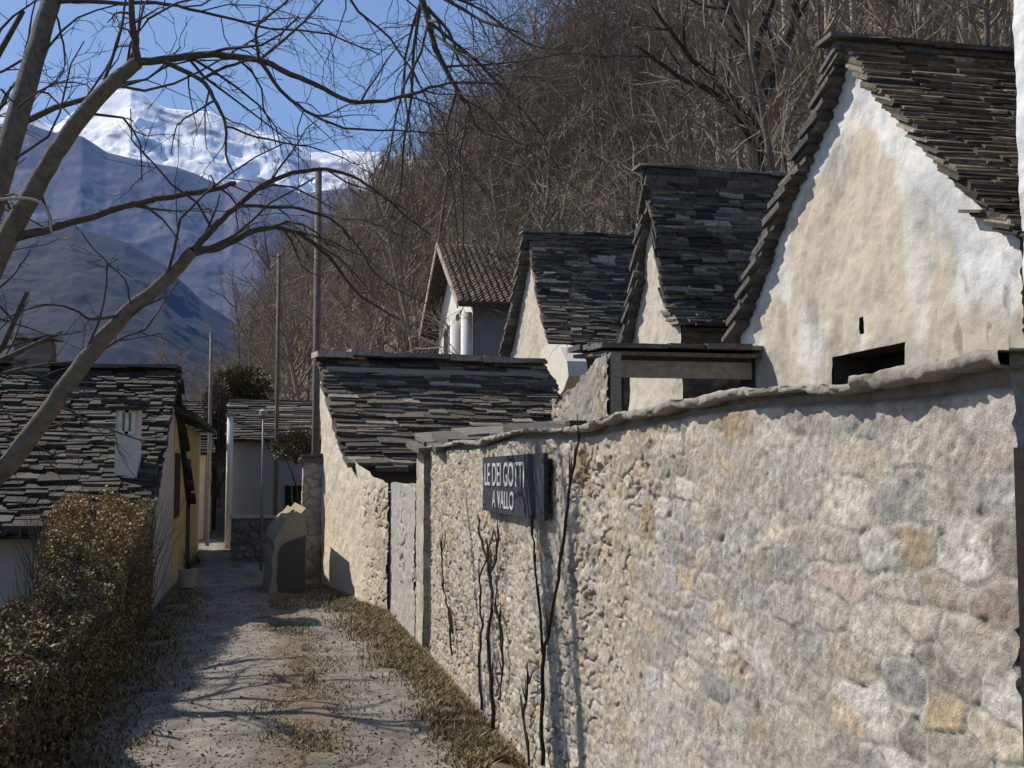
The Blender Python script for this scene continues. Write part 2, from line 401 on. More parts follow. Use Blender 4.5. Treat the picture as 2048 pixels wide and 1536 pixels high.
# coping: mortared slabs with an overhanging, broken front edge
cy = [y_near - .04]
while cy[-1] < y_far - .1: cy.append(cy[-1] + max(.008, .004 * cy[-1]))
cy = np.array(cy)
prof_n = 9
def cop(y):
    over = .036 + .05 * np.clip(fbm(y * 3.1, y * 0 + 1.3, 5) - .35, 0, 1) + .022 * (fbm(y * 11, y * 0 + 6., 3) - .5)
    thk = .020 + .035 * (fbm(y * 2.3, y * 0 + 8.8, 4) - .45) + .02 * (fbm(y * 13, y * 0 + 2.8, 3) - .5)
    topz = coltop(y) - .012 + .03 * (fbm(y * 1.3, y * 0 + 4.4, 4) - .5) + .012 * (fbm(y * 9, y * 0 + 4.4, 3) - .5)
    return over, thk, topz
ov, tk, tz = cop(cy)
sid = np.cumsum(np.concatenate([[0], (np.floor(np.cumsum(np.diff(cy) * (1.3 + 1.2 * vn(cy[1:] * 1.1, cy[1:] * 0 + 2.)))) != np.floor(np.cumsum(np.diff(cy) * (1.3 + 1.2 * vn(cy[1:] * 1.1, cy[1:] * 0 + 2.))) - np.diff(cy) * (1.3 + 1.2 * vn(cy[1:] * 1.1, cy[1:] * 0 + 2.)))).astype(int)]))
sr = np.random.RandomState(8).uniform(-1, 1, (sid.max() + 1, 3)); ov = ov + .016 * sr[sid, 0]; tz = tz + .012 * sr[sid, 1]; tk = tk * (1 + .3 * sr[sid, 2])
rows = []
for i in range(prof_n):
    t = i / (prof_n - 1)
    if i == 0: x, z = WX + .03 + 0 * cy, tz - tk * 1.0
    elif i == 1: x, z = WX - ov * .93, tz - tk * 1.02
    elif i == 2: x, z = WX - ov, tz - tk * .6
    elif i == 3: x, z = WX - ov * .98, tz - tk * .12
    elif i == 4: x, z = WX - ov * .86, tz + .004
    else: x, z = WX + (i - 4) * .09, tz - .003 * (i - 4)
    n3 = fbm(cy * 17 + i * 5.1, cy * 0 + i * 1.7, 5) - .5
    rows.append(np.stack([x + .034 * n3 * (0 < i < 5), cy, z + .022 * n3 * (i > 0)], -1))
Vc = np.stack(rows, 1)
k = fbm(Vc[..., 1] * 9, Vc[..., 0] * 20 + Vc[..., 2] * 20, 4)[..., None]
ccl = np.array((.21, .19, .165)) * (1 - k) + np.array((.42, .385, .34)) * k
put(npmesh('coping', Vc.reshape(-1, 3), grid_faces(len(cy), prof_n, flip=True), ccl.reshape(-1, 3), M['stone'], smooth=False), rw)

# dark timber gate hung at the near end of the wall
gt = thing('timber_gate', 'nearly black weathered plank gate at the near end of the rubble wall', 'gate', (WX + .1, 1.4, -.05))
for i in range(6):
    mb = MB(); y1 = y_near + .0 - i * .15 - .012
    mb.box((WX - .02, y1 - .138, .03), (WX + .02, y1, 1.66 + random.uniform(-.03, .03)), jc((.022, .017, .013), .3)); put(mb.build('plank', M['wood']), gt)
for z in (.35, 1.35):
    mb = MB(); mb.box((WX + .022, y_near - .93, z), (WX + .065, y_near - .03, z + .1), (.02, .015, .012))
    put(mb.build('ledge', M['wood']), gt)

# sign on the wall: dark board with pale hand-painted lettering
SX = WX - .048
yl, yr = onX(966, 960, SX).y, onX(1088, 960, SX).y
s_t, s_b = onX(1088, 906, SX).z, onX(1088, 1041, SX).z
sg = thing('wall_sign', 'dark slate blue board with pale hand painted lettering hung on the rubble wall', 'sign', (WX - .06, (yl + yr) / 2, s_b))
mb = MB(); mb.box((WX - .048, yr, s_b), (WX - .026, yl, s_t), (.030, .033, .043))
put(mb.build('board', M['paint']), sg)
for y in (yr + .03, yl - .03):
    for z in (s_b + .04, s_t - .04):
        mb = MB(); mb.tube([(WX - .053, y, z), (WX + .02, y, z)], [.012, .012], 6, (.05, .035, .03)); put(mb.build('fixing', M['metal']), sg)
def text(body, size, y0, z, sx, name):
    cu = bpy.data.curves.new('t', 'FONT'); cu.body = body; cu.size = size; cu.extrude = .002; cu.offset = .0015
    o = bpy.data.objects.new('t', cu); col.objects.link(o)
    bpy.context.view_layer.update()
    me = bpy.data.meshes.new_from_object(o.evaluated_get(bpy.context.evaluated_depsgraph_get()))
    bpy.data.objects.remove(o); setcol(me, (.46, .475, .49)); me.materials.clear()
    ob = link(name, me, M['paint'])
    ob.matrix_world = Matrix.Translation((WX - .0515, y0, z)) @ Matrix(((0, 0, -1, 0), (-sx, 0, 0, 0), (0, 1, 0, 0), (0, 0, 0, 1)))
    mw = ob.matrix_world.copy(); ob.parent = sg; ob.matrix_parent_inverse = Matrix.Translation(-sg.location); ob.matrix_basis = mw
    return y0 - sx * max(v.co.x for v in me.vertices)
yy = yl - .07
for wd in ('LE', 'DEI', 'GOTTI'): yy = text(wd, .20, yy, s_b + .165, .98, 'lettering') - .065
yy = yl - .34
for wd in ('A', 'VALLO'): yy = text(wd, .145, yy, s_b + .032, 1.08, 'lettering') - .05

# stems climbing the wall
VINES = [('bare dark climbing stem on the wall, forked low and running up right of the sign', [[(1086, 1530), (1083, 1420), (1086, 1310), (1104, 1240), (1120, 1130), (1136, 1010), (1148, 930), (1160, 868)], [(1086, 1310), (1076, 1200), (1070, 1100), (1062, 1040)], [(1060, 1530), (1048, 1440), (1055, 1370), (1068, 1340)]]),
         ('thick tangled bare stem on the wall straight below the sign', [[(986, 1470), (984, 1380), (975, 1290), (985, 1200), (978, 1140), (962, 1080), (955, 1030)], [(962, 1420), (960, 1330), (964, 1250), (958, 1160), (972, 1120), (988, 1060)], [(985, 1200), (1002, 1260), (1006, 1330), (1000, 1400)], [(978, 1150), (992, 1120), (995, 1060)]]),
         ('thin short bare stem on the wall nearest the gate pillar', [[(905, 1310), (898, 1230), (888, 1180), (884, 1120), (890, 1060)], [(898, 1230), (910, 1280)]])]
for vi, (lab, lines) in enumerate(VINES):
    base = onX(*lines[0][0], WX - .02)
    t = thing('climbing_vine', lab, 'vine', base)
    for li, ln in enumerate(lines):
        pts = []
        for a, b in zip(ln[:-1], ln[1:]):
            for q in range(4):
                f = q / 4; pts.append((a[0] + (b[0] - a[0]) * f + random.uniform(-2.5, 2.5), a[1] + (b[1] - a[1]) * f))
        pts.append(ln[-1])
        n = len(pts); r0 = (.012, .015, .008)[vi] * (1 if li == 0 else .65)
        P = [onX(*p, WX - .03 - random.uniform(0, .02)) for p in pts]
        mb = MB(); mb.tube(P, [r0 * (1 - .55 * i / n) for i in range(n)], 7, (.045, .034, .027))
        for _ in range(9):
            i = random.randrange(1, n - 1); p = P[i]; mb.tube([p, p + Vector((-.01, random.uniform(-.09, .09), random.uniform(.05, .16)))], [.007, .002], 4, (.05, .038, .03))
        put(mb.build('stem', M['bark'], smooth=True), t)

# gateway beyond the wall: far pillar with a roof of big loose slabs
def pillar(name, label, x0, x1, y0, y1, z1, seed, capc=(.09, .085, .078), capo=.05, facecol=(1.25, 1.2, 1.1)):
    t = thing(name, label, 'pillar', ((x0 + x1) / 2, (y0 + y1) / 2, 0))
    Yp, Zp = np.meshgrid(np.linspace(y0, y1, 40), np.linspace(-.1, z1, 110), indexing='ij')
    Hh, Cc = masonry(Yp, Zp, .26, .13, seed, depth=.012, cover=.65)
    o1 = xface('lit_face', x0, Yp, Zp, Hh, np.clip(Cc * np.array(facecol), 0, .7), M['stone']); put(o1, t)  # sunlit front of the pillar lightened in its colour
    Xp, Zp = np.meshgrid(np.linspace(x0, x1, 36), np.linspace(-.1, z1, 110), indexing='ij')
    Hh, Cc = masonry(Xp, Zp, .22, .13, seed + 1, depth=.02, cover=.3)
    put(npmesh('side_face', np.stack([Xp, y0 - Hh, Zp], -1).reshape(-1, 3), grid_faces(36, 110), Cc.reshape(-1, 3) * .8, M['stone']), t)  # shaded side of the pillar darkened in its colour
    mb = MB(); mb.box((x0 + .03, y0 + .03, -.1), (x1, y1, z1 - .01), (.3, .28, .25)); put(mb.build('core', M['stone']), t)
    if capc:
        mb = MB(); mb.box((x0 - capo, y0 - capo, z1), (x1 + capo, y1 + capo, z1 + .07), capc, .02); mb.box((x0 - capo * .4, y0 - capo * .4, z1 + .07), (x1 + capo * .3, y1, z1 + .12), capc, .02)
        put(mb.build('cap', M['slab']), t)
    return t
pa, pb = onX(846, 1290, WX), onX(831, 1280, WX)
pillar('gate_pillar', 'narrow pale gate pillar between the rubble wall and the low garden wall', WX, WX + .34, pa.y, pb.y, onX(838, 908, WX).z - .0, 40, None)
cn = thing('gate_canopy', 'small gateway roof of big loose tilted stone slabs on the pillar', 'canopy', (WX + .2, pa.y - .3, 1.8))
def slab(mb, quad, th, c):
    n = (quad[1] - quad[0]).cross(quad[3] - quad[0]).normalized()
    if n.z < 0: n = -n; 
    m = []
    mid_ = sum(quad, Vector()) / 4
    ring = []
    for a in range(4):
        p, q = quad[a], quad[(a + 1) % 4]
        for f in (0, .33, .66): ring.append(p.lerp(q, f) + (mid_ - p).normalized() * random.uniform(-.03, .075))
    k = len(ring); b = len(mb.v)
    mb.v += [tuple(p - n * th) for p in ring] + [tuple(p + n * random.uniform(-.004, .004)) for p in ring]; mb.c += [c] * (2 * k)
    mb.f.append(tuple(b + i for i in range(k))[::-1]); mb.f.append(tuple(b + k + i for i in range(k)))
    for i in range(k): mb.f.append((b + i, b + (i + 1) % k, b + k + (i + 1) % k, b + k + i))
yg = pa.y
for (x0, x1, y0, y1, z00, dzx, dzy, th, c) in [
        (WX - .13, WX + .50, yg - .50, yg + .80, 1.865, .03, .10, .05, (.30, .28, .25)),
        (WX - .09, WX + .55, yg - 1.35, yg - .35, 1.86, .07, .06, .045, (.26, .24, .215)),
        (WX - .04, WX + .45, yg - .25, yg + .95, 1.93, .04, .12, .04, (.34, .32, .29)),
        (WX + .05, WX + .80, yg - .95, yg + .35, 1.93, .05, .11, .05, (.24, .225, .20)),
        (WX + .30, WX + 1.0, yg - .6, yg + .7, 1.99, .06, .10, .04, (.37, .35, .32)),
        (WX + .62, WX + 1.25, yg - 1.3, yg - .1, 2.0, .05, .10, .05, (.16, .15, .135)),
        (WX + .85, WX + 1.5, yg - .8, yg + .5, 2.05, .07, .08, .045, (.27, .255, .23)),
        (WX + .02, WX + .52, yg - 2.2, yg - 1.5, 1.845, .06, .03, .04, (.28, .26, .235)),
        (WX + .35, WX + .95, yg - 2.0, yg - 1.1, 1.93, .08, .05, .05, (.22, .205, .185))]:
    mb = MB()
    c = tuple(q_ * .5 for q_ in c); z00 -= .05; dzx *= .6
    slab(mb, [Vector((x0, y0, z00)), Vector((x1, y0 + .1, z00 + dzx)), Vector((x1 - .1, y1, z00 + dzx + dzy)), Vector((x0 + .05, y1 - .05, z00 + dzy))], th, c)
    put(mb.build('slab', M['slab']), cn)
mb = MB(); mb.box((WX + .05, yg - .3, 1.77), (WX + .19, yg + .1, 1.84), (.05, .04, .03)); put(mb.build('lintel', M['wood']), cn)
for dy in (-1.3, .3):
    mb = MB(); mb.box((WX + 1.05, yg + dy, .9), (WX + 1.2, yg + dy + .15, 2.04), (.06, .05, .04)); put(mb.build('post', M['wood']), cn)

# low plastered garden wall beyond the gate
l0, l1 = onX(832, 1270, WX - .02), onX(776, 1215, WX - .04)
lw_ = thing('garden_wall', 'low grey plastered garden wall segment between the gate pillar and the shed', 'wall', ((WX + .1), (l0.y + l1.y) / 2, 0))
zlow = onX(800, 966, WX).z
Yq, Zq = np.meshgrid(np.linspace(pb.y, l1.y, 160), np.linspace(-.1, zlow, 120), indexing='ij')
Zq = Zq * (1 + .02 * (fbm(Yq * 2, Yq * 0, 3) - .5) * (Zq > 1))
Hh, Cc = masonry(Yq, Zq, .2, .13, 51, depth=.018, cover=.75)
Cc = Cc * .3 + np.array((.40, .39, .37)) * .7
put(xface('plastered_face', WX - .01, Yq, Zq, Hh, Cc, M['plaster']), lw_)
mb = MB(); mb.box((WX + .03, pb.y + .01, -.1), (WX + .35, l1.y - .02, zlow - .015), (.36, .34, .31)); put(mb.build('wall_core', M['stone']), lw_)

# ------------------------------------------------------------------ the row of gabled stone houses
CREAM = np.array((.50, .45, .37)); WHITE = np.array((.70, .725, .74))
def gable_house(label, X, far, near, depth, seed, z0, style, side_col=(.20, .175, .145), roof_far_over=.15, roof_e=.056, roof_cols=SLABC, hole=None, slit=None, eave_drop=.16, flat=.30, roof_far_flat=.42):
    F = [onX(px, py, X) for px, py in far]; N = [onX(px, py, X) for px, py in near]
    apex = F[0]
    fy = np.array([p.y for p in F][::-1]); fz = np.array([p.z for p in F][::-1])
    ny = np.array([p.y for p in N][::-1]); nz = np.array([p.z for p in N][::-1])
    t = thing('stone_house', label, 'house', (X + depth / 2, apex.y, z0))
    zs = np.linspace(z0, apex.z, 230); V = np.linspace(0, 1, 190)
    yN = np.interp(zs, nz, ny); yF = np.interp(zs, fz, fy)
    ZZ_, VV_ = np.meshgrid(zs, V, indexing='ij')
    YY_ = yN[:, None] * (1 - VV_) + yF[:, None] * VV_
    dist = np.minimum(VV_, 1 - VV_) * (yF - yN)[:, None]
    H_ = (fbm(YY_ * 1.3 + seed, ZZ_ * 1.3, 3) - .5) * .09 + (fbm(YY_ * 7 + seed, ZZ_ * 7, 4) - .5) * .03
    C_ = style(YY_, ZZ_, dist, YY_ * 0 + apex.y, zs.min(), apex.z, VV_)
    C_ = C_ * (.9 + .2 * fbm(YY_ * 12 + seed, ZZ_ * 12, 3))[..., None]
    mask = None
    holes = [h for h in (hole, slit) if h]
    yc = .25 * (YY_[:-1, :-1] + YY_[1:, :-1] + YY_[:-1, 1:] + YY_[1:, 1:]); zc = .25 * (ZZ_[:-1, :-1] + ZZ_[1:, :-1] + ZZ_[:-1, 1:] + ZZ_[1:, 1:])
    mask = np.ones(yc.shape, bool)
    for h in holes: mask &= ~((yc > h[0]) & (yc < h[1]) & (zc > h[2]) & (zc < h[3]))
    put(npmesh('gable_wall', np.stack([X - H_, YY_, ZZ_], -1).reshape(-1, 3), grid_faces(len(zs), len(V), mask), C_.reshape(-1, 3), M['plaster']), t)
    for h in holes:
        mb = MB(); c = (.06, .05, .045); x0, x1 = X + .02, X + .35
        mb.box((x0, h[0] - .06, h[2] - .05), (x1, h[0], h[3] + .05), c); mb.box((x0, h[1], h[2] - .05), (x1, h[1] + .06, h[3] + .05), c)
        mb.box((x0, h[0], h[3]), (x1, h[1], h[3] + .06), (.06, .05, .04)); mb.box((x0, h[0], h[2] - .06), (x1, h[1], h[2]), c)
        mb.box((x1, h[0] - .06, h[2] - .05), (x1 + .03, h[1] + .06, h[3] + .05), (.008, .007, .006))  # darkness inside the opening painted with near-black jambs and back panel
        put(mb.build('opening', M['stone']), t)
    # side and back walls with rubble relief on the side facing the lane's start
    zn, zf = N[-1].z, F[-1].z; y0, y1 = N[-1].y, F[-1].y
    Xs, Zs = np.meshgrid(np.linspace(X + .0, X + depth, 110), np.linspace(z0, zn - .02, 90), indexing='ij')
    Hh, Cc = masonry(Xs, Zs, .3, .14, seed + 3, depth=.03, cover=.2)
    put(npmesh('side_wall', np.stack([Xs, y0 - Hh, Zs], -1).reshape(-1, 3), grid_faces(110, 90), (Cc * np.array(side_col) * 2.6).reshape(-1, 3), M['stone']), t)
    mb = MB(); mb.box((X + .06, y0 + .06, z0), (X + depth, y0 + .4, zn - .06), side_col); mb.box((X + .06, y1 - .4, z0), (X + depth, y1, zf - .06), side_col)
    yb = [(y0, z0), (y0, zn)] + [(p.y, p.z) for p in N[::-1][1:]] + [(p.y, p.z) for p in F[1:]] + [(y1, z0)]
    nb = len(yb); mb.add([(X + depth - .05, a, b - .05) for a, b in yb] + [(X + depth, a, b - .05) for a, b in yb], [tuple(range(nb)), tuple(range(2 * nb - 1, nb - 1, -1))] + [(i, i + nb, (i + 1) % nb + nb, (i + 1) % nb) for i in range(nb)], side_col)
    put(mb.build('back_wall', M['stone']), t)
    def ext(pf):
        a, b = pf[0], pf[1]; dy, dz = a[0] - b[0], a[1] - b[1]; ln = math.hypot(dy, dz); k = eave_drop / max(ln, .01)
        return [(a[0] + dy * k, a[1] + dz * k)] + pf
    pn = ext([(p.y, p.z) for p in N[::-1]]); pf = ext([(p.y, p.z) for p in F[::-1]])
    rf = MB(); slab_rows(rf, pn, X + .0, X + depth + .1, e=roof_e, L=(.14, .5), th=(.02, .042), over=(.04, .1), cols=roof_cols, jit=.022, flat=flat)
    r = rf.build('roof', M['slab']); put(r, t)
    rf = MB(); slab_rows(rf, pf, X + .04, X + depth + .1, e=.115, L=(.35, .8), th=(.04, .065), D=.40, over=(roof_far_over, .1), cols=[(.10, .094, .088), (.13, .122, .113), (.085, .08, .075), (.15, .142, .13)], jit=.03, flat=roof_far_flat)
    put(rf.build('roof', M['slab']), t)
    cp = ridge_caps(apex.y, apex.z + .05, X - .2, X + depth + .1, [(.16, .15, .135), (.10, .092, .083), (.24, .225, .2), (.07, .065, .06)], wid=.34, th=.038)
    c = cp.build('ridge_cap', M['slab']); c.parent = r; c.matrix_parent_inverse = Matrix.Identity(4)
    return t, apex, N, F
def st_big(Y, Z, d, ay, z0, z1, V):
    n = fbm(Y * 1.1 + 3, Z * 1.1, 5); n2 = fbm(Y * 3.1 + 13, Z * 2.6, 4)
    band = .36 + .7 * (n - .5) + .35 * (n2 - .5) + .40 * sstep(.5, .15, V) * sstep(5.2, 3.6, Z)
    k = sstep(band + .10, band - .10, d)
    k = np.maximum(k, sstep(4.55, 5.0, Z + .8 * (n - .5)))
    k = k * np.where(V > .5, 1, sstep(2.75, 3.15, Z + .9 * (n - .5) + .4 * (n2 - .5)))
    k = np.clip(k * (.78 + .5 * (n2 - .4)), 0, 1)
    k = np.maximum(k, .45 * sstep(.55, .7, fbm(Y * 1.7 + 12, Z * .8, 4)))
    c = blend(np.broadcast_to(CREAM, Y.shape + (3,)), np.broadcast_to(WHITE, Y.shape + (3,)), k)
    st = sstep(.55, .75, fbm(Y * 6 + .8 * Z, Z * .9 + 5, 4)) * sstep(3.8, 2.6, Z)
    pk = sstep(.66, .74, fbm(Y * 9 + 50, Z * 5, 3)) * sstep(.3, .1, V) * sstep(3.3, 2.8, Z)
    dr = sstep(.58, .72, fbm(Y * 11 + 4, Z * .7 + 1, 3)) * sstep(.42, .6, fbm(Y * 1.3, Z * .9 + 30, 3))
    grey = sstep(.5, .72, fbm(Y * 2.1 + 90, Z * 1.6, 4))[..., None]
    c = c * (1 - .22 * grey * np.array((1, .9, .75)))
    return c * (1 - .18 * st - .45 * pk - .16 * dr)[..., None]
def st_cream(Y, Z, d, ay, z0, z1, V):
    n = fbm(Y * 1.6 + 9, Z * 1.6, 4); k = sstep(.46, .66, n)
    return blend(np.broadcast_to(CREAM * 1.02, Y.shape + (3,)), np.broadcast_to(CREAM * .82 + .05, Y.shape + (3,)), k)
HX_ = 5.0
o0, o1 = onX(1815, 684, HX_), onX(1664, 716, HX_)
sa, sb = onX(1726, 634, HX_), onX(1719, 668, HX_)
gable_house('large gabled stone house with white and cream patched plaster above the rubble wall', HX_,
            [(1692, 92), (1655, 205), (1632, 273), (1597, 359), (1567, 427), (1539, 495), (1484, 655)],
            [(1692, 92), (1724, 122), (1775, 180), (1826, 234), (1861, 274), (1895, 307), (1929, 347), (1963, 388), (1990, 424), (2020, 440), (2037, 452)], 4.3, 3, 1.2, st_big,
            hole=(o0.y, o1.y, o0.z - .42, o0.z), slit=(sa.y - .02, sb.y, sb.z, sa.z))
gable_house('narrow steep gabled stone house with cream plaster just beyond the largest one', HX_,
            [(1303, 345), (1299, 440), (1286, 505), (1275, 592), (1258, 680)],
            [(1303, 345), (1312, 410), (1321, 452), (1327, 527), (1338, 605), (1342, 624), (1364, 642)], 4.2, 17, 1.2, st_cream, side_col=(.15, .125, .10), roof_far_over=.13)
gable_house('small gabled stone house with a slate roof, right beside the tiled white house', HX_,
            [(1064, 470), (1056, 520), (1045, 580), (1018, 712)],
            [(1064, 470), (1073, 530), (1087, 610), (1107, 690)], 4.2, 29, 1.2, st_cream, side_col=(.15, .125, .10), roof_far_over=.2, flat=.25)
# rounded white buttress on the lane side of the third house
bt = thing('white_buttress', 'rounded white plastered wall end in front of the third gabled house', 'wall', onX(1110, 800, HX_ - .08))
ol = [onX(px, py, HX_ - .08) for px, py in [(1082, 700), (1098, 688), (1120, 694), (1134, 722), (1137, 752), (1128, 778), (1112, 800), (1100, 850), (1078, 850)]]
mb = MB(); nb = len(ol)
mb.add([tuple(p) for p in ol] + [(p.x + .34, p.y, p.z) for p in ol], [tuple(range(nb)), tuple(range(2 * nb - 1, nb - 1, -1))] + [(i, (i + 1) % nb, (i + 1) % nb + nb, i + nb) for i in range(nb)], (.62, .58, .50))
put(mb.build('plastered_face', M['plaster']), bt)

# neighbour house whose plastered corner closes the right edge
c0 = onX(2034, 250, 4.93)
nh = thing('plastered_house', 'pale plastered house corner at the extreme right edge beside the largest gable', 'house', (6.5, 5.0, 1.2))
Yq, Zq = np.meshgrid(np.linspace(1.5, c0.y, 260), np.linspace(1.2, 7.2, 200), indexing='ij')
Hh = (fbm(Yq * 1.4, Zq * 1.4, 3) - .5) * .08 + (fbm(Yq * 8, Zq * 8, 4) - .5) * .04
Cc = blend(np.broadcast_to(CREAM * 1.05, Yq.shape + (3,)), np.broadcast_to(WHITE, Yq.shape + (3,)), sstep(.4, .6, fbm(Yq * 1.3, Zq * 1.3 + 4, 4)))
put(xface('front_wall', 4.93, Yq, Zq, Hh, Cc, M['plaster']), nh)
mb = MB(); mb.box((4.97, 1.5, 1.2), (9, c0.y - .03, 7.15), (.5, .46, .4)); put(mb.build('wall_core', M['stone']), nh)
rf = MB(); slab_rows(rf, [(1.2, 7.0), (4.3, 9.4)], 4.9, 9.1, e=.12, over=(.2, .1)); slab_rows(rf, [(c0.y + .25, 7.0), (4.3, 9.4)], 4.9, 9.1, e=.12, over=(.2, .1)); put(rf.build('roof', M['slab']), nh)

# timber canopy in front of the narrow gabled house
CY = 11.25
ca, cb = onY(1214, 700, CY), onY(1524, 688, CY)
tz0, tz1 = onY(1400, 757, CY).z, onY(1400, 690, CY).z
tc_ = thing('timber_canopy', 'open lean-to with grey timber fascia and slab roof before the narrow gable', 'canopy', ((ca.x + cb.x) / 2, CY + .5, 1.6))
mb = MB(); hB = tz1 - tz0
mb.box((ca.x, CY, tz0), (cb.x - .12, CY + .05, tz0 + hB * .50), (.27, .24, .205)); put(mb.build('fascia_board', M['wood']), tc_)
mb = MB(); mb.box((ca.x + .02, CY + .03, tz0 + hB * .50), (cb.x - .10, CY + .1, tz1 - .08), (.07, .06, .05)); put(mb.build('beam', M['wood']), tc_)
rf = MB(); slab_rows(rf, [(CY - .12, tz1 - .06), (CY + 1.1, tz1 + .02)], ca.x - .06, cb.x + .02, e=.22, L=(.3, .8), th=(.04, .06), D=.5, flat=.04, over=(.03, .02), cols=[(.14, .13, .12), (.10, .095, .088), (.19, .18, .165)])
put(rf.build('slab_roof', M['slab']), tc_)
for x in (ca.x + .04, cb.x - .16):
    mb = MB(); mb.box((x, CY + .05, 1.2), (x + .15, CY + .2, tz1 - .1), (.045, .037, .03)); put(mb.build('post', M['wood']), tc_)
# sloping rubble wall left of the canopy
rb = thing('rubble_wall', 'short sloping grey rubble wall at the left end of the timber canopy', 'wall', (3.3, 11.9, 1.2))
a0, a1 = onX(1216, 702, 3.2), onX(1106, 806, 3.2)
Yq = np.linspace(a0.y, a1.y, 120)[:, None] + np.zeros((1, 90)); tt = np.linspace(0, 1, 90)[None, :]
zt_ = a0.z + (a1.z - a0.z) * sstep(0, 1, (Yq - a0.y) / (a1.y - a0.y)) ** .8 + .14 * (fbm(Yq * 5, Yq * 0, 3) - .5)
Zq = 1.0 + tt * (zt_ - 1.0)
Hh, Cc = masonry(Yq, Zq, .16, .11, 71, depth=.02, cover=.45)
put(xface('masonry', 3.2, Yq, Zq, Hh, Cc * .8, M['stone']), rb)
mb = MB()
for i in range(0, 119, 6):
    j = min(i + 6, 119); mb.box((3.22, Yq[i, 0], 1.0), (3.33, Yq[j, 0], min(zt_[i, 0], zt_[j, 0]) + .02), jc((.26, .25, .23)), .012)
put(mb.build('wall_core', M['stone']), rb)

# ------------------------------------------------------------------ slab-roofed shed at the bend (local frame turned with the lane)
S0 = onZ(637, 1166); S1 = onZ(775, 1222)
sdv = Vector((S1.x - S0.x, S1.y - S0.y, 0)); slen = sdv.length; sdv.normalize()
ang = math.atan2(sdv.x, -sdv.y)                                   # local -y runs from far corner to near corner
sh = thing('slab_shed', 'low mono pitch shed with a sagging slab roof, sunlit end wall and pale ridge stones', 'shed', (S0.x, S0.y, 0), rotz=ang)
def sfront(px, py):
    d = ray(px, py); n = Vector((-sdv.y, sdv.x, 0)); k = (Vector((S0.x, S0.y, 0)) - CAM).dot(n) / d.dot(n); p = CAM + d * k
    return (p - Vector((S0.x, S0.y, 0))).dot(sdv), p.z              # distance along the front, height
zr = sfront(640, 720)[1]; se, ze = sfront(702, 915)
edge = [(0, zr), sfront(652, 800), sfront(668, 850), (se, ze), sfront(748, 952), (slen, sfront(775, 968)[1])]
es = np.array([p[0] for p in edge]); ez = np.array([p[1] for p in edge])
Sv, Tv = np.meshgrid(np.linspace(0, slen, 220), np.linspace(0, 1, 170), indexing='ij')
zt2 = np.interp(Sv, es, ez) + .05 * (fbm(Sv * 4, Sv * 0 + 3, 3) - .5) * (Sv > se)
Zv = -.15 + Tv * (zt2 + .15)
Hr, Cr = masonry(Sv, Zv, .17, .12, 81, depth=.026, cover=.45)
Hp = (fbm(Sv * 3, Zv * 3, 4) - .5) * .05 + (fbm(Sv * 12, Zv * 12, 4) - .5) * .015; Cp = CREAM * 1.38 * (.86 + .2 * fbm(Sv * 2, Zv * 1.5, 4))[..., None]
k = sstep(se * 1.05, se * 1.9, Sv + .6 * (fbm(Sv * 2 + 4, Zv * 2, 3) - .5)) * sstep(1.75, 1.3, Zv)
fr = npmesh('end_wall', np.stack([-(Hp * (1 - k) + Hr * k), -Sv, Zv], -1).reshape(-1, 3), grid_faces(220, 170), blend(Cp, Cr * np.array((1.12, 1.05, .95)), k).reshape(-1, 3), M['plaster'], parent=sh)
DEP = 3.55
mb = MB()
mb.box((.03, -.25, -.1), (DEP, 0, zr - .12), (.3, .28, .25)); mb.box((DEP - .2, -se, -.1), (DEP, 0, ze - .1), (.3, .28, .25))
mb.box((.03, -slen + .02, -.1), (.30, -se, sfront(775, 968)[1] - .1), (.3, .28, .25))
mb.build('back_wall', M['stone'], parent=sh)
mb = MB(); mb.box((.05, -se + .02, -.1), (DEP, -se + .28, ze - .12), (.13, .12, .11)); mb.build('side_wall', M['stone'], parent=sh)
mb = MB(); mb.box((.25, -se - .06, ze - .16), (DEP, -se + .06, ze - .04), (.04, .033, .028)); mb.build('eave_beam', M['wood'], parent=sh)
rf = MB()
shc = SLABC + [(.15, .13, .11), (.11, .103, .095)]
slab_rows(rf, [(-se - .22, ze - .14), (-se * .6, ze + (zr - ze) * .36), (0.05, zr)], .0, DEP, e=.085, L=(.2, .6), th=(.035, .06), over=(.03, .05), cols=shc, jit=.045, flat=.2)
r = rf.build('roof', M['slab'], parent=sh)
ridge_caps(.02, zr + .08, -.08, DEP, [(.36, .34, .315), (.28, .26, .24), (.2, .185, .17)], wid=.42, th=.07).build('ridge_cap', M['slab'], parent=r)

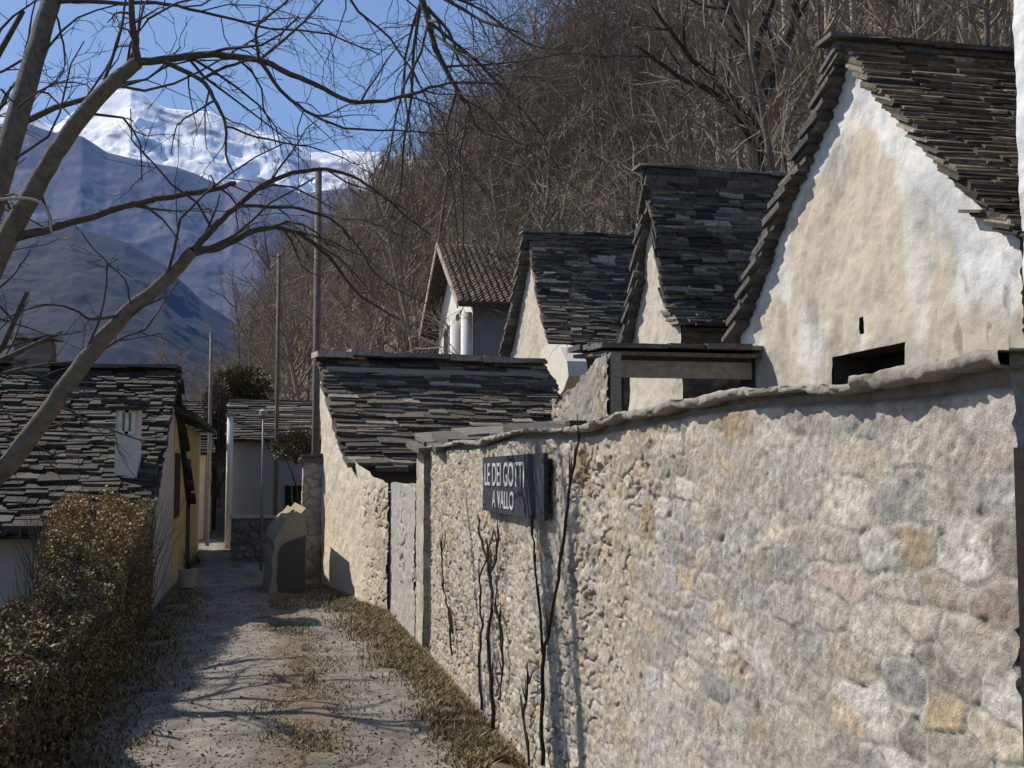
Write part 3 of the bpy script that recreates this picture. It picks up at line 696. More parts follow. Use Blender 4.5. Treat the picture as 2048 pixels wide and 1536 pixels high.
# pale pillar at the far corner of the shed, and the ochre-topped wall stub in front of it
pq = onZ(604, 1168); pw = onZ(636, 1168)
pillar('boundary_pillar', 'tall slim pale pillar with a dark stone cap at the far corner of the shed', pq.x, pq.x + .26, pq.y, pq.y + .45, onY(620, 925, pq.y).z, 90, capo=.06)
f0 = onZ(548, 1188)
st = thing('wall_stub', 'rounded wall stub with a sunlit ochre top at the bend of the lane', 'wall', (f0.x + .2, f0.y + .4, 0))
top = [onY(px, py, f0.y) for px, py in [(538, 1188), (545, 1150), (543, 1120), (549, 1100), (548, 1084), (556, 1066), (564, 1056), (572, 1040), (583, 1034), (592, 1022), (602, 1027), (612, 1016), (612, 1188)]]
mb = MB(); nb = len(top); n0 = (.30, .28, .25)
for i in range(1):
    back = [Vector((p.x - .10 + random.uniform(-.02, .02), p.y + 1.1, max(p.z + .05, 0) if p.z > .2 else p.z)) for p in top]
    mb.add([tuple(p) for p in top] + [tuple(p) for p in back], [tuple(range(nb))[::-1], tuple(range(nb, 2 * nb))] + [(i, (i + 1) % nb, (i + 1) % nb + nb, i + nb) for i in range(nb)], (.30, .275, .235))
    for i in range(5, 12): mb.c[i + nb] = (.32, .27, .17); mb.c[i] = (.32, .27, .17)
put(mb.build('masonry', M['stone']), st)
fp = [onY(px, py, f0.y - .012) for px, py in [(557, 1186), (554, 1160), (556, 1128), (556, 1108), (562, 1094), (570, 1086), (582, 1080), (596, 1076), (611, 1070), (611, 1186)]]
mb = MB(); mb.add([tuple(p) for p in fp], [tuple(range(10))[::-1]], (.085, .076, .065)); put(mb.build('shaded_face', M['stone']), st)  # shade on the stub's near side, painted as a dark panel

# ------------------------------------------------------------------ tall white house with a tiled roof, behind
TX = 7.07
q0 = onX(945, 640, TX); q1 = onX(878, 640, TX)
yN, yF = q0.y, q1.y; yA = (yN + yF) / 2
zE = onX(945, 585, TX).z; zR = onY(876, 480, yA).z - .15; ov = TX - onY(876, 480, yA).x
th_ = thing('tiled_house', 'tall white house with a brown clay tile roof and deep eaves behind the shed', 'house', (TX + 4, yA, 0))
DT = 9.5
mb = MB()
pts = [(yN, 0), (yN, zE), (yA, zR - .25), (yF, zE), (yF, 0)]
mb.add([(TX, a, b) for a, b in pts] + [(TX + .3, a, b) for a, b in pts], [tuple(range(5)), tuple(range(9, 4, -1))], (.66, .64, .60))
put(mb.build('gable_wall', M['plaster']), th_)
mb = MB(); mb.box((TX + .005, yN - .004, 0), (TX + DT, yN + .3, zE), (.20, .21, .25)); mb.box((TX + DT - .3, yN + .3, 0), (TX + DT, yF, zE), (.5, .48, .45)); mb.box((TX + .3, yF - .3, 0), (TX + DT - .3, yF, zE), (.5, .48, .45)); put(mb.build('side_wall', M['plaster']), th_)  # near wall of the white house painted blue-grey for its shade
rf = MB()
def tiles(mb, prof, x0, x1, step=.24, row=.21):
    (ya, za), (yb, zb) = prof; L_ = math.hypot(yb - ya, zb - za); n = int(L_ / row); dy, dz = (yb - ya) / L_, (zb - za) / L_; sg_ = 1 if yb > ya else -1
    nx = int((x1 - x0) / step)
    for i in range(n):
        for j in range(nx):
            s0 = i * row; x = x0 + j * step + random.uniform(-.02, .02); c = jc(random.choice([(.13, .095, .066), (.10, .075, .055), (.17, .125, .085), (.085, .065, .05)]), .2)
            lift = .045
            a = (ya + dy * s0, za + dz * s0); b = (ya + dy * (s0 + row * 1.2), za + dz * (s0 + row * 1.2))
            mb.add([(x, a[0], a[1] + lift), (x + step * .5, a[0] - .01 * sg_, a[1] + lift + .09), (x + step, a[0], a[1] + lift), (x, b[0], b[1]), (x + step * .5, b[0], b[1] + .08), (x + step, b[0], b[1]),
                    (x, a[0], a[1]), (x + step, a[0], a[1])], [(0, 1, 4, 3), (1, 2, 5, 4), (6, 7, 2, 1, 0)], c)
sl_ = (zR - zE) / (yA - yN); eo = 1.0
for sgn, ye in ((1, yN - eo), (-1, yF + eo)):
    zA, zB = zE - eo * sl_ + .1, zR
    mb2 = MB(); mb2.hexa([(TX - ov, ye, zA - .14), (TX + DT + .5, ye, zA - .14), (TX + DT + .5, yA, zB - .14), (TX - ov, yA, zB - .14), (TX - ov, ye, zA), (TX + DT + .5, ye, zA), (TX + DT + .5, yA, zB), (TX - ov, yA, zB)], (.055, .042, .032))
    put(mb2.build('roof_deck', M['wood']), th_)
    mbt = MB(); tiles(mbt, ((ye, zA + .01), (yA, zB + .01)), TX - ov, TX + DT + .5); put(mbt.build('roof', M['tile']), th_)
    mb3 = MB(); mb3.hexa([(TX - ov - .07, ye, zA - .2), (TX - ov - .02, ye, zA - .2), (TX - ov - .02, yA, zB - .2), (TX - ov - .07, yA, zB - .2), (TX - ov - .07, ye, zA + .06), (TX - ov - .02, ye, zA + .06), (TX - ov - .02, yA, zB + .06), (TX - ov - .07, yA, zB + .06)], (.36, .32, .27))
    put(mb3.build('barge_board', M['wood']), th_)
for pxa, pxb in ((932, 925), (910, 903)):                         # columns and openings of the gable loggia
    pc = onX((pxa + pxb) / 2, 640, TX - .3); mb = MB(); mb.tube([(TX - .22, pc.y, 0), (TX - .22, pc.y, 7.2)], [.2, .2], 10, (.72, .71, .69)); put(mb.build('column', M['plaster'], smooth=True), th_)
for pxa, pxb, ptop in ((899, 890, 655), (921, 914, 625)):
    ya, yb = onX(pxa, 640, TX).y, onX(pxb, 640, TX).y; zt3 = onX(pxa, ptop, TX).z
    mb = MB(); mb.box((TX - .012, ya, 2.5), (TX + .02, yb, zt3), (.03, .03, .035)); wn = mb.build('window', M['glass']); put(wn, th_)
    mb = MB(); mb.box((TX - .05, ya - .09, 2.5), (TX - .004, ya, zt3), (.55, .53, .5)); mb.box((TX - .05, yb, 2.5), (TX - .004, yb + .09, zt3), (.55, .53, .5)); mb.box((TX - .05, ya - .09, zt3), (TX - .004, yb + .09, zt3 + .1), (.55, .53, .5))
    f = mb.build('frame', M['wood']); f.parent = wn

# ------------------------------------------------------------------ left side: slab-roofed cottage, yellow house, far cottage, grey house
LXR = -1.3
r0 = onX(346, 742, LXR); yRd, zRd = r0.y, r0.z
eY = 13.0; eZ = onY(50, 1066, eY).z
lc_ = thing('slab_cottage', 'low cottage with a huge dark slab roof, dormer and chimney behind the hedge', 'cottage', (-4, 15.5, -.8))
rf = MB(); lcols = [(.040, .036, .031), (.058, .051, .043), (.028, .026, .023), (.085, .076, .064), (.046, .041, .035)]
slab_rows(rf, [(eY, eZ), (yRd, zRd)], -7.5, LXR, e=.075, L=(.12, .46), th=(.025, .075), D=.42, over=(.1, .06), cols=lcols, jit=.09, flat=.2)
slab_rows(rf, [(2 * yRd - eY, eZ), (yRd, zRd)], -7.5, LXR, e=.2, L=(.3, .8), th=(.05, .08), D=.45, over=(.1, .06), cols=lcols, flat=.12)
r = rf.build('roof', M['slab']); put(r, lc_)
c = ridge_caps(yRd, zRd + .07, -7.5, LXR + .05, [(.07, .065, .06), (.10, .095, .085)], wid=.5).build('ridge_cap', M['slab']); c.parent = r
mb = MB()
prof = [(eY + .35, -1.4), (eY + .35, eZ + .12), (yRd, zRd - .1), (2 * yRd - eY - .35, eZ + .12), (2 * yRd - eY - .35, -1.4)]
mb.add([(LXR - .03, a, b) for a, b in prof] + [(-7.4, a, b) for a, b in prof], [tuple(range(5)), tuple(range(9, 4, -1))] + [(i, (i + 1) % 5, (i + 1) % 5 + 5, i + 5) for i in (0, 3, 4)], (.42, .40, .39))
put(mb.build('wall', M['plaster']), lc_)
ch0 = onY(72, 680, yRd)
mb = MB(); cw = .24
for i in range(12): mb.box((ch0.x - cw, yRd - cw, 2.3 + i * (ch0.z - 2.32) / 12), (ch0.x + cw, yRd + cw, 2.3 + (i + .92) * (ch0.z - 2.32) / 12), jc((.20, .18, .155), .3), .018)
mb.box((ch0.x - cw + .03, yRd - cw + .03, 2.2), (ch0.x + cw - .03, yRd + cw - .03, ch0.z - .04), (.1, .09, .08))
put(mb.build('chimney', M['stone'], parent=None), lc_)
mb = MB(); mb.box((ch0.x - .33, yRd - .33, ch0.z), (ch0.x + .33, yRd + .33, ch0.z + .07), (.32, .31, .29), .02); put(mb.build('chimney_cap', M['slab']), lc_)
dY = 14.1; da, db = onY(228, 970, dY), onY(277, 812, dY)
mb = MB(); mb.box((da.x, dY, da.z - .3), (db.x, dY + .42, db.z), (.50, .49, .48)); dm = mb.build('dormer', M['plaster']); put(dm, lc_)
mb = MB(); slab_rows(mb, [(dY - .1, db.z + .02), (dY + .55, db.z + .06)], da.x - .08, db.x + .06, e=.3, L=(.2, .4), D=.5, flat=.03, over=(.02, .02), cols=lcols); put(mb.build('dormer_roof', M['slab']), lc_)
wz0, wz1 = onY(250, 868, dY).z, onY(250, 820, dY).z
mb = MB(); ym = dY - .015
mb.box((da.x + .03, ym, wz0), (da.x + .075, dY, wz1), (.6, .6, .58)); mb.box((db.x - .075, ym, wz0), (db.x - .03, dY, wz1), (.6, .6, .58)); mb.box(((da.x + db.x) / 2 - .02, ym, wz0), ((da.x + db.x) / 2 + .02, dY, wz1), (.6, .6, .58))
mb.box((da.x + .075, ym, wz0), (db.x - .075, dY, wz0 + .03), (.6, .6, .58)); mb.box((da.x + .075, ym, wz1 - .03), (db.x - .075, dY, wz1), (.6, .6, .58))
fr_ = mb.build('window_frame', M['wood']); put(fr_, lc_)
mb = MB(); mb.box((da.x + .04, dY - .006, wz0), (db.x - .04, dY + .01, wz1), (.03, .035, .045)); pn_ = mb.build('pane', M['glass']); put(pn_, lc_)

# yellow house along the bend
y0_, y1_ = onX(347, 900, LXR - .02).y, 25.5
yh = thing('yellow_house', 'ochre yellow plastered house with dark eaves along the shaded bend of the lane', 'house', (-3.5, 21, 0))
zy = onX(352, 836, LXR).z
mb = MB(); mb.box((-5.5, y0_ + .25, -1.5), (LXR - .02, y1_, zy), (.50, .40, .17)); put(mb.build('wall', M['plaster']), yh)
rf = MB()
mbq = [(LXR + .28, zy - .06), (LXR - 2.1, zy + 1.05)]
for side, (xa, xb) in enumerate(((LXR + .3, -3.4), (-5.9, -3.4))):
    mb = MB(); za, zb = zy - .02, zy + .85
    mb.hexa([(xa, y0_ + .1, za), (xb, y0_ + .1, zb), (xb, y1_ + .3, zb), (xa, y1_ + .3, za), (xa, y0_ + .1, za + .1), (xb, y0_ + .1, zb + .1), (xb, y1_ + .3, zb + .1), (xa, y1_ + .3, za + .1)][::1], (.05, .048, .046))
    put(mb.build('roof', M['slab']), yh)
mb = MB(); ya = onX(349, 950, LXR).y; yb = onX(357, 950, LXR).y
mb.box((LXR - .03, ya + .3, onX(352, 1036, LXR).z), (LXR - .004, yb + .5, onX(352, 905, LXR).z), (.035, .025, .018)); put(mb.build('shutter', M['wood']), yh)
mb = MB(); mb.box((LXR - .03, 21.2, -.1), (LXR - .003, 22.1, 1.85), (.05, .035, .025)); put(mb.build('door', M['wood']), yh)
pt_ = onZ(358, 1192)
po = thing('flower_pot', 'small pale pot with a dry plant at the foot of the yellow house', 'pot', (-1.02, pt_.y + 1.2, 0))
mb = MB(); mb.tube([(-1.02, pt_.y + 1.2, 0), (-1.02, pt_.y + 1.2, .22), (-1.02, pt_.y + 1.2, .25)], [.10, .14, .15], 12, (.42, .36, .30)); put(mb.build('pot', M['plaster']), po)
mb = MB()
for i in range(40): mb.tube([(-1.02, pt_.y + 1.2, .22), (-1.02 + random.uniform(-.16, .16), pt_.y + 1.2 + random.uniform(-.16, .16), random.uniform(.35, .6))], [.006, .002], 3, (.07, .06, .03))
put(mb.build('dry_plant', M['twig']), po)

# cream cottage further round the bend
fc = thing('cream_cottage', 'small cream plastered cottage seen between the yellow house and the leftmost pole', 'cottage', (-3.4, 31, 0))
mb = MB(); mb.box((-6, 29.5, -.5), (-1.42, 34, onY(402, 905, 29.5).z), (.56, .50, .38)); put(mb.build('wall', M['plaster']), fc)
rf = MB(); zf_ = onY(402, 905, 29.5).z; slab_rows(rf, [(29.2, zf_), (31.7, zf_ + .9)], -6.2, -1.3, e=.2, cols=lcols); slab_rows(rf, [(34.3, zf_), (31.7, zf_ + .9)], -6.2, -1.3, e=.2, cols=lcols); put(rf.build('roof', M['slab']), fc)
mb = MB(); mb.box((-1.8, 29.48, .05), (-1.62, 29.52, 1.7), (.06, .045, .035)); put(mb.build('door', M['wood']), fc)

bn = thing('stone_barn', 'dark rubble barn with a slab roof in the gap left of the grey house', 'barn', (-1.2, 35.5, 0))
Xq, Zq = np.meshgrid(np.linspace(-2.9, .4, 120), np.linspace(-.1, 2.75, 90), indexing='ij')
Hh, Cc = masonry(Xq, Zq, .3, .14, 131, depth=.02)
put(npmesh('front_wall', np.stack([Xq, 34 - Hh, Zq], -1).reshape(-1, 3), grid_faces(120, 90), Cc.reshape(-1, 3) * .6, M['stone']), bn)
mb = MB(); mb.box((-2.87, 34.04, -.1), (.37, 37, 2.7), (.22, .2, .18)); put(mb.build('wall_core', M['stone']), bn)
mb = MB(); mb.box((-1.75, 33.93, -.05), (-1.3, 33.97, 1.75), (.05, .038, .028)); put(mb.build('door', M['wood']), bn)
rf = MB(); slab_rows(rf, [(33.7, 2.68), (35.5, 3.7)], -3.1, .6, e=.16, cols=lcols); slab_rows(rf, [(37.3, 2.68), (35.5, 3.7)], -3.1, .6, e=.2, cols=lcols); put(rf.build('roof', M['slab']), bn)

# grey house across the bend
EY = 26.0
e0, e1 = onY(462, 880, EY), onY(640, 880, EY)
gh = thing('grey_house', 'plain grey plastered house with a dark slab roof closing the bend of the lane', 'house', ((e0.x + e1.x) / 2, EY + 2, 0))
ezE, ezR = onY(500, 872, EY).z, onY(500, 803, EY + 1.9).z
mb = MB(); prof = [(EY, -.3), (EY, ezE), (EY + 1.9, ezR - .1), (EY + 3.8, ezE), (EY + 3.8, -.3)]
mb.add([(e0.x, a, b) for a, b in prof] + [(e0.x + .02, a, b) for a, b in prof], [tuple(range(5)), tuple(range(9, 4, -1))] + [(i, (i + 1) % 5, (i + 1) % 5 + 5, i + 5) for i in range(5)], (.62, .60, .55)); put(mb.build('gable_wall', M['plaster']), gh)
mb = MB(); mb.box((e0.x + .021, EY + .002, -.3), (e1.x + 1.2, EY + 3.79, ezE - .02), (.27, .28, .31)); put(mb.build('wall', M['plaster']), gh)  # shaded front coloured darker and bluer than the sunlit gable
mb = MB(); q = onY(598, 985, EY); mb.box((q.x - .3, EY - .03, -.2), (q.x + .45, EY, q.z + .15), (.012, .011, .01)); put(mb.build('doorway', M['wood']), gh)
rf = MB()
slab_rows(rf, [(EY - .3, ezE - .08), (EY + 1.9, ezR)], e0.x, e1.x + 1.3, e=.11, cols=SLABC, over=(.08, .05)); slab_rows(rf, [(EY + 4.1, ezE - .08), (EY + 1.9, ezR)], e0.x, e1.x + 1.3, e=.2, cols=SLABC, over=(.08, .05)); put(rf.build('roof', M['slab']), gh)
# dark low yard wall in front of it with a pale rim
ya0, ya1 = onY(462, 1032, 22), onY(530, 1032, 22)
yw = thing('yard_wall', 'low dark yard wall with a pale rim in front of the grey house', 'wall', ((ya0.x + ya1.x) / 2, 22.1, 0))
Xq, Zq = np.meshgrid(np.linspace(ya0.x, ya1.x + .35, 60), np.linspace(-.1, ya0.z - .05, 60), indexing='ij')
Hh, Cc = masonry(Xq, Zq, .2, .12, 101, depth=.03)
put(npmesh('masonry', np.stack([Xq, 22 - Hh, Zq], -1).reshape(-1, 3), grid_faces(60, 60), Cc.reshape(-1, 3) * .45, M['stone']), yw)
mb = MB(); mb.box((ya0.x, 22.03, -.1), (ya1.x + .35, 22.3, ya0.z - .06), (.2, .18, .16)); put(mb.build('wall_core', M['stone']), yw)
mb = MB(); mb.box((ya0.x - .03, 21.96, ya0.z - .05), (ya1.x + .37, 22.33, ya0.z), (.42, .39, .34), .012); put(mb.build('coping', M['stone']), yw)

pp_ = onY(461, 832, 25.6)
wp = thing('corner_post', 'pale whitewashed round post at the left corner of the grey house', 'post', (pp_.x, 25.6, -.1))
mb = MB(); mb.tube([(pp_.x, 25.6, -.15), (pp_.x, 25.6, pp_.z)], [.075, .065], 12, (.72, .70, .64)); put(mb.build('shaft', M['plaster'], smooth=True), wp)
mb = MB(); mb.box((pp_.x - .1, 25.5, pp_.z), (pp_.x + .1, 25.7, pp_.z + .06), (.3, .28, .25), .01); put(mb.build('cap', M['slab']), wp)
# poles
def pole(label, px, pt, pyb, Y, wpx, mat='wood', colr=(.15, .12, .095)):
    top_ = onY(px + 5 * (pyb - pt) / 560, pt, Y); rr = wpx / 2 / FPX * Y; x = onY(px, 900, Y).x
    t = thing('utility_pole', label, 'pole', (x, Y, -.1))
    mb = MB(); mb.tube([(x, Y, -.2), (x + .01, Y, 2), (x, Y, top_.z)], [rr * 1.06, rr, rr * .88], 14, colr); put(mb.build('shaft', M[mat], smooth=True), t)
    mb = MB(); mb.tube([(x, Y, top_.z), (x, Y, top_.z + .06)], [rr * .95, rr * .3], 14, (.2, .19, .17)); put(mb.build('pole_top', M['metal']), t)
    for z in (top_.z - .25, top_.z - .6):
        mb = MB(); mb.tube([(x - rr * .9, Y, z), (x - rr - .05, Y, z), (x - rr - .05, Y, z + .08)], [.008, .008, .02], 6, (.3, .3, .3)); put(mb.build('insulator', M['metal']), t)
    return t
pole('thickest and tallest wooden utility pole, standing right behind the shed end', 630, 340, 905, 20, 15)
pole('slim tall wooden pole in front of the grey house roof', 552, 512, 1060, 25.4, 8)
pole('short slim pole beside the yellow house', 418, 668, 1090, 27, 7, colr=(.2, .18, .155))
ltp = onY(527, 828, 20)
lp = thing('lamp_post', 'thin metal lamp post with a flat head before the grey house', 'lamp', (ltp.x, 20, 0))
mb = MB(); mb.tube([(ltp.x, 20, -.05), (ltp.x, 20, ltp.z)], [.026, .018], 10, (.2, .19, .18)); put(mb.build('shaft', M['metal'], smooth=True), lp)
mb = MB(); mb.tube([(ltp.x, 20, ltp.z - .02), (ltp.x, 20, ltp.z + .05), (ltp.x, 20, ltp.z + .08)], [.075, .07, .03], 12, (.3, .29, .27)); put(mb.build('lamp_head', M['metal']), lp)

# ------------------------------------------------------------------ vegetation
def wander(p, d, L, n, curl, grav):
    pts = [p.copy()]; d = d.normalized()
    for i in range(n):
        d = (d + Vector((random.gauss(0, curl), random.gauss(0, curl), random.gauss(0, curl) + grav))).normalized()
        p = p + d * (L / n); pts.append(p.copy())
    return pts
def grow(mb, pts, r0, r1, lv, c, sides, dens, spread=(.5, 1.1), lenf=(.3, .55), grav=0., curl=.16, minr=.003, tmin=.2, wid=None):
    n = len(pts); mb.tube(pts, [r0 + (r1 - r0) * i / (n - 1) for i in range(n)], sides[0], c, cap=False)
    if lv <= 0: return
    L = sum((pts[i + 1] - pts[i]).length for i in range(n - 1))
    k = max(2, int(dens[0] * L + random.random()))
    for _ in range(k):
        t = random.uniform(tmin, 1) * (n - 1); i = min(int(t), n - 2); p = pts[i].lerp(pts[i + 1], t - i)
        d = (pts[i + 1] - pts[i]).normalized(); ax = d.cross(Vector((random.gauss(0, 1), random.gauss(0, 1), random.gauss(0, 1))))
        if ax.length < .01: continue
        d2 = Matrix.Rotation(random.uniform(*spread), 3, ax.normalized()) @ d
        ll = L * random.uniform(*lenf) * (1.1 - .5 * t / n); rr = max(minr, (r0 + (r1 - r0) * t / (n - 1)) * random.uniform(.4, .62))
        q = wander(p, d2, ll, 5 if lv > 1 else 4, curl, grav)
        grow(mb, q, rr, max(minr * .6, rr * .35), lv - 1, jc(c, .12), sides[1:] or sides, dens[1:] or dens, spread, lenf, grav, curl, minr, .15)

# the bare tree leaning in from the left
DT0 = 7.0
def poly(pl, d=DT0, sub=3, wob=1.2, d1=None):
    out = []; n = len(pl)
    for i in range(n - 1):
        p0 = pl[max(i - 1, 0)]; p1 = pl[i]; p2 = pl[i + 1]; p3 = pl[min(i + 2, n - 1)]
        for q in range(sub):
            t = q / sub
            f = lambda a, b, c, e: .5 * ((2 * b) + (-a + c) * t + (2 * a - 5 * b + 4 * c - e) * t * t + (-a + 3 * b - 3 * c + e) * t ** 3)
            out.append((f(p0[0], p1[0], p2[0], p3[0]) + random.uniform(-wob, wob), f(p0[1], p1[1], p2[1], p3[1]) + random.uniform(-wob, wob)))
    out.append(pl[-1]); m = len(out); dd = d if d1 is None else d1
    return [at(p[0], p[1], d + (dd - d) * i / (m - 1)) for i, p in enumerate(out)]
TB = Vector((-2.5, 7.35, -.75)); tF = at(-205, 1110, DT0)
bt_ = thing('bare_tree', 'large leaning bare tree at the left edge with limbs arching over the lane', 'tree', TB)
BK = (.135, .116, .094); BK2 = (.08, .068, .057)
mb = MB(); mb.tube([TB, TB.lerp(tF, .5) + Vector((-.03, 0, 0)), TB.lerp(tF, .85), tF, tF + (tF - TB).normalized() * .18], [.22, .165, .135, .115, .05], 14, BK); put(mb.build('trunk', M['bark'], smooth=True), bt_)
LIMBS = [
    ([(-205, 1110), (-120, 760), (-50, 520), (8, 330), (46, 190), (76, 90), (106, -10), (140, -130), (170, -260)], .112, .07, 7.0, 8.2),
    ([(-205, 1110), (-110, 760), (0, 505), (58, 400), (108, 312), (168, 226), (222, 168), (276, 124)], .095, .052, 7.0, 7.0),
    ([(-205, 1110), (-110, 1040), (0, 945), (72, 858), (140, 762), (202, 682), (262, 618), (330, 562), (386, 502)], .092, .046, 7.0, 7.1),
]
SUBS = [
    ([(276, 124), (340, 118), (430, 110), (520, 122), (600, 155), (650, 180), (720, 205), (820, 190), (900, 165), (1010, 168)], .034, .010, 7.0, 7.4),
    ([(276, 124), (268, 60), (264, 0), (258, -80)], .032, .02, 7.0, 6.8),
    ([(330, 122), (400, 158), (428, 196), (452, 252), (452, 310), (470, 350)], .022, .006, 7.0, 6.8),
    ([(400, 158), (470, 128), (520, 118)], .014, .010, 7.0, 7.0),
    ([(520, 122), (560, 178), (610, 220), (690, 255), (790, 262), (900, 268)], .018, .006, 7.1, 7.4),
    ([(520, 118), (512, 62), (536, 34), (590, -10)], .014, .008, 7.0, 6.9),
    ([(110, 4), (250, 6), (330, 8), (430, 28), (540, 56), (660, 70), (760, 110)], .02, .006, 7.85, 7.6),
    ([(200, 195), (226, 110), (246, 40), (252, -40)], .015, .009, 7.0, 7.1),
    ([(18, 478), (90, 462), (160, 440), (280, 404), (400, 384), (472, 366)], .038, .020, 7.0, 7.1),
    ([(386, 502), (424, 458), (470, 414), (540, 362), (632, 340), (700, 352), (770, 396), (860, 470)], .032, .007, 7.1, 7.5),
    ([(386, 504), (440, 494), (500, 464), (548, 454), (602, 470), (656, 512), (720, 590), (800, 640)], .036, .008, 7.1, 7.4),
    ([(470, 414), (560, 414), (640, 428), (700, 470), (764, 560), (860, 610)], .016, .005, 7.1, 7.3),
    ([(452, 252), (540, 280), (640, 300), (720, 330)], .010, .004, 6.9, 7.1),
    ([(430, 200), (380, 230), (350, 260), (342, 310)], .009, .004, 6.9, 6.8),
    ([(110, 30), (128, 90), (126, 140), (90, 180), (60, 210)], .011, .004, 7.8, 7.6),
    ([(0, 180), (30, 205)], .011, .009, 7.45, 7.45),
    ([(35, 215), (100, 170), (160, 165), (200, 195)], .010, .005, 7.45, 7.05),
    ([(140, -130), (380, -230), (640, -170), (800, -60), (848, 10), (872, 96), (902, 160), (936, 215), (962, 262), (1040, 290)], .055, .008, 8.05, 7.5),
    ([(848, 10), (895, 60), (918, 120), (960, 170)], .018, .006, 7.2, 7.4),
    ([(800, -60), (960, 20), (1040, 80), (1090, 100)], .014, .005, 7.1, 7.5),
    ([(660, -160), (700, 0), (780, 80), (850, 190), (870, 300)], .014, .004, 7.0, 7.3),
    ([(-60, 600), (20, 560), (60, 500)], .010, .005, 7.0, 6.9),
    ([(250, 630), (180, 640), (150, 618), (90, 610), (0, 640)], .014, .006, 7.05, 6.8),
    ([(262, 618), (248, 560), (190, 500), (150, 450)], .009, .004, 7.05, 6.9),
]
for pl, r0, r1, d0, d1 in LIMBS:
    mb = MB(); pts = poly(pl, d0, 4, 1.5, d1); n = len(pts)
    grow(mb, pts, r0 * .77, r1 * .77, 0, BK, (12,), (0,)); put(mb.build('limb', M['bark'], smooth=True), bt_)
random.seed(21)
crown = MB()
for pl, r0, r1, d0, d1 in SUBS:
    pts = poly(pl, d0, 4, 2.2, d1)
    grow(crown, pts, r0 * .74, r1 * .7, 3, BK2, (8, 5, 4, 3), (4.6, 6.0, 6.5), spread=(.45, 1.15), lenf=(.26, .58), grav=-.05, curl=.20, minr=.0019, tmin=.12)
for pl, r0, r1, d0, d1 in LIMBS:
    pts = poly(pl, d0, 4, 1.5, d1)
    for _ in range(9):
        i = random.randrange(len(pts) // 3, len(pts)); d = Vector((random.uniform(-.2, 1), random.uniform(-.7, .7), random.uniform(-.2, 1)))
        q = wander(pts[i], d, random.uniform(.4, 1.3), 6, .2, -.03); grow(crown, q, .010, .004, 2, BK2, (5, 4, 3), (4., 5.), grav=-.04, curl=.2, minr=.0028)
put(crown.build('crown', M['bark'], smooth=True), bt_)
tv = thing('vine_tendril', 'pale dry looping tendril hanging over the lower limb of the leaning tree', 'vine', at(60, 400, 6.75))
mb = MB(); pts = poly([(-40, 405), (0, 399), (50, 397), (84, 408), (100, 440), (102, 460), (112, 472), (128, 478), (148, 472), (162, 458)], 6.78, 4, .5); n = len(pts)
mb.tube(pts, [.0105 - .007 * i / n for i in range(n)], 8, (.33, .31, .27)); put(mb.build('stem', M['twig'], smooth=True), tv)

# generic bare woodland trees
def woodland(seed, h, light):
    random.seed(seed); mb = MB(); tr = MB()
    c = (.30, .255, .21) if light else (.13, .105, .085)
    tp = wander(Vector((0, 0, -.6)), Vector((random.uniform(-.08, .08), random.uniform(-.08, .08), 1)), h * .95, 8, .05, .03)
    r = h * .012
    tr.tube(tp, [r * (1.15 - .95 * i / 8) for i in range(9)], 6, c, cap=False)
    ct = (.225, .187, .145)
    for _ in range(17):
        t = random.uniform(.36, .98) * 8; i = min(int(t), 7); p = tp[i].lerp(tp[i + 1], t - i)
        a = random.uniform(0, 6.28); e = random.uniform(.5, 1.3)
        L = h * random.uniform(.2, .42) * (1.25 - t / 8 * .7)
        q = wander(p, Vector((math.cos(a), math.sin(a), e)), L, 4, .14, .08)
        mb.tube(q, [r * .42 * (1 - .75 * s / 4) for s in range(5)], 4, jc(ct, .2), cap=False)
        for _ in range(5):
            u = random.uniform(.25, 1) * 4; j = min(int(u), 3); p2 = q[j].lerp(q[j + 1], u - j); d = (q[j + 1] - q[j]).normalized()
            d2 = (d + Vector((random.gauss(0, .6), random.gauss(0, .6), random.gauss(.15, .5)))).normalized()
            q2 = wander(p2, d2, L * random.uniform(.3, .55), 3, .15, .06)
            mb.tube(q2, [r * .17, r * .14, r * .1, r * .06], 3, jc(ct, .25), cap=False)
            for _ in range(6):
                s = random.uniform(.1, 1) * 3; j2 = min(int(s), 2); p3 = q2[j2].lerp(q2[j2 + 1], s - j2)
                d3 = (d2 + Vector((random.gauss(0, .7), random.gauss(0, .7), random.gauss(.1, .6)))).normalized(); l3 = random.uniform(.5, 1.2) * h / 11
                wv = d3.cross(Vector((random.gauss(0, 1), random.gauss(0, 1), random.gauss(0, 1)))).normalized() * r * .07
                m_ = p3 + d3 * l3 * .5 + Vector((random.gauss(0, .06), random.gauss(0, .06), random.gauss(0, .06))); e_ = p3 + d3 * l3
                cc = jc((.232, .193, .15), .30)
                mb.add([tuple(p3 - wv), tuple(p3 + wv), tuple(m_ + wv * .8), tuple(m_ - wv * .8), tuple(e_ + wv * .4), tuple(e_ - wv * .4)], [(0, 1, 2, 3), (3, 2, 4, 5)], cc)
    return tr, mb
VAR = [woodland(100 + i, 9 + 1.0 * i, i % 2 == 0) for i in range(6)]
VARR = []
for tr, mb in VAR:
    V = np.array(tr.v + mb.v, np.float32); F = np.array(tr.f + [tuple(i + len(tr.v) for i in f) for f in mb.f], np.int32); C = np.array(tr.c + mb.c, np.float32)
    VARR.append((V, F, C))
def pix(p):
    d = Vector(p) - CAM; z = d.dot(fw)
    return (1024 + d.dot(rt) / z * FPX, 768 - d.dot(up) / z * FPX) if z > 0 else (-9999, 0)
rs = np.random.RandomState(5); spots = []
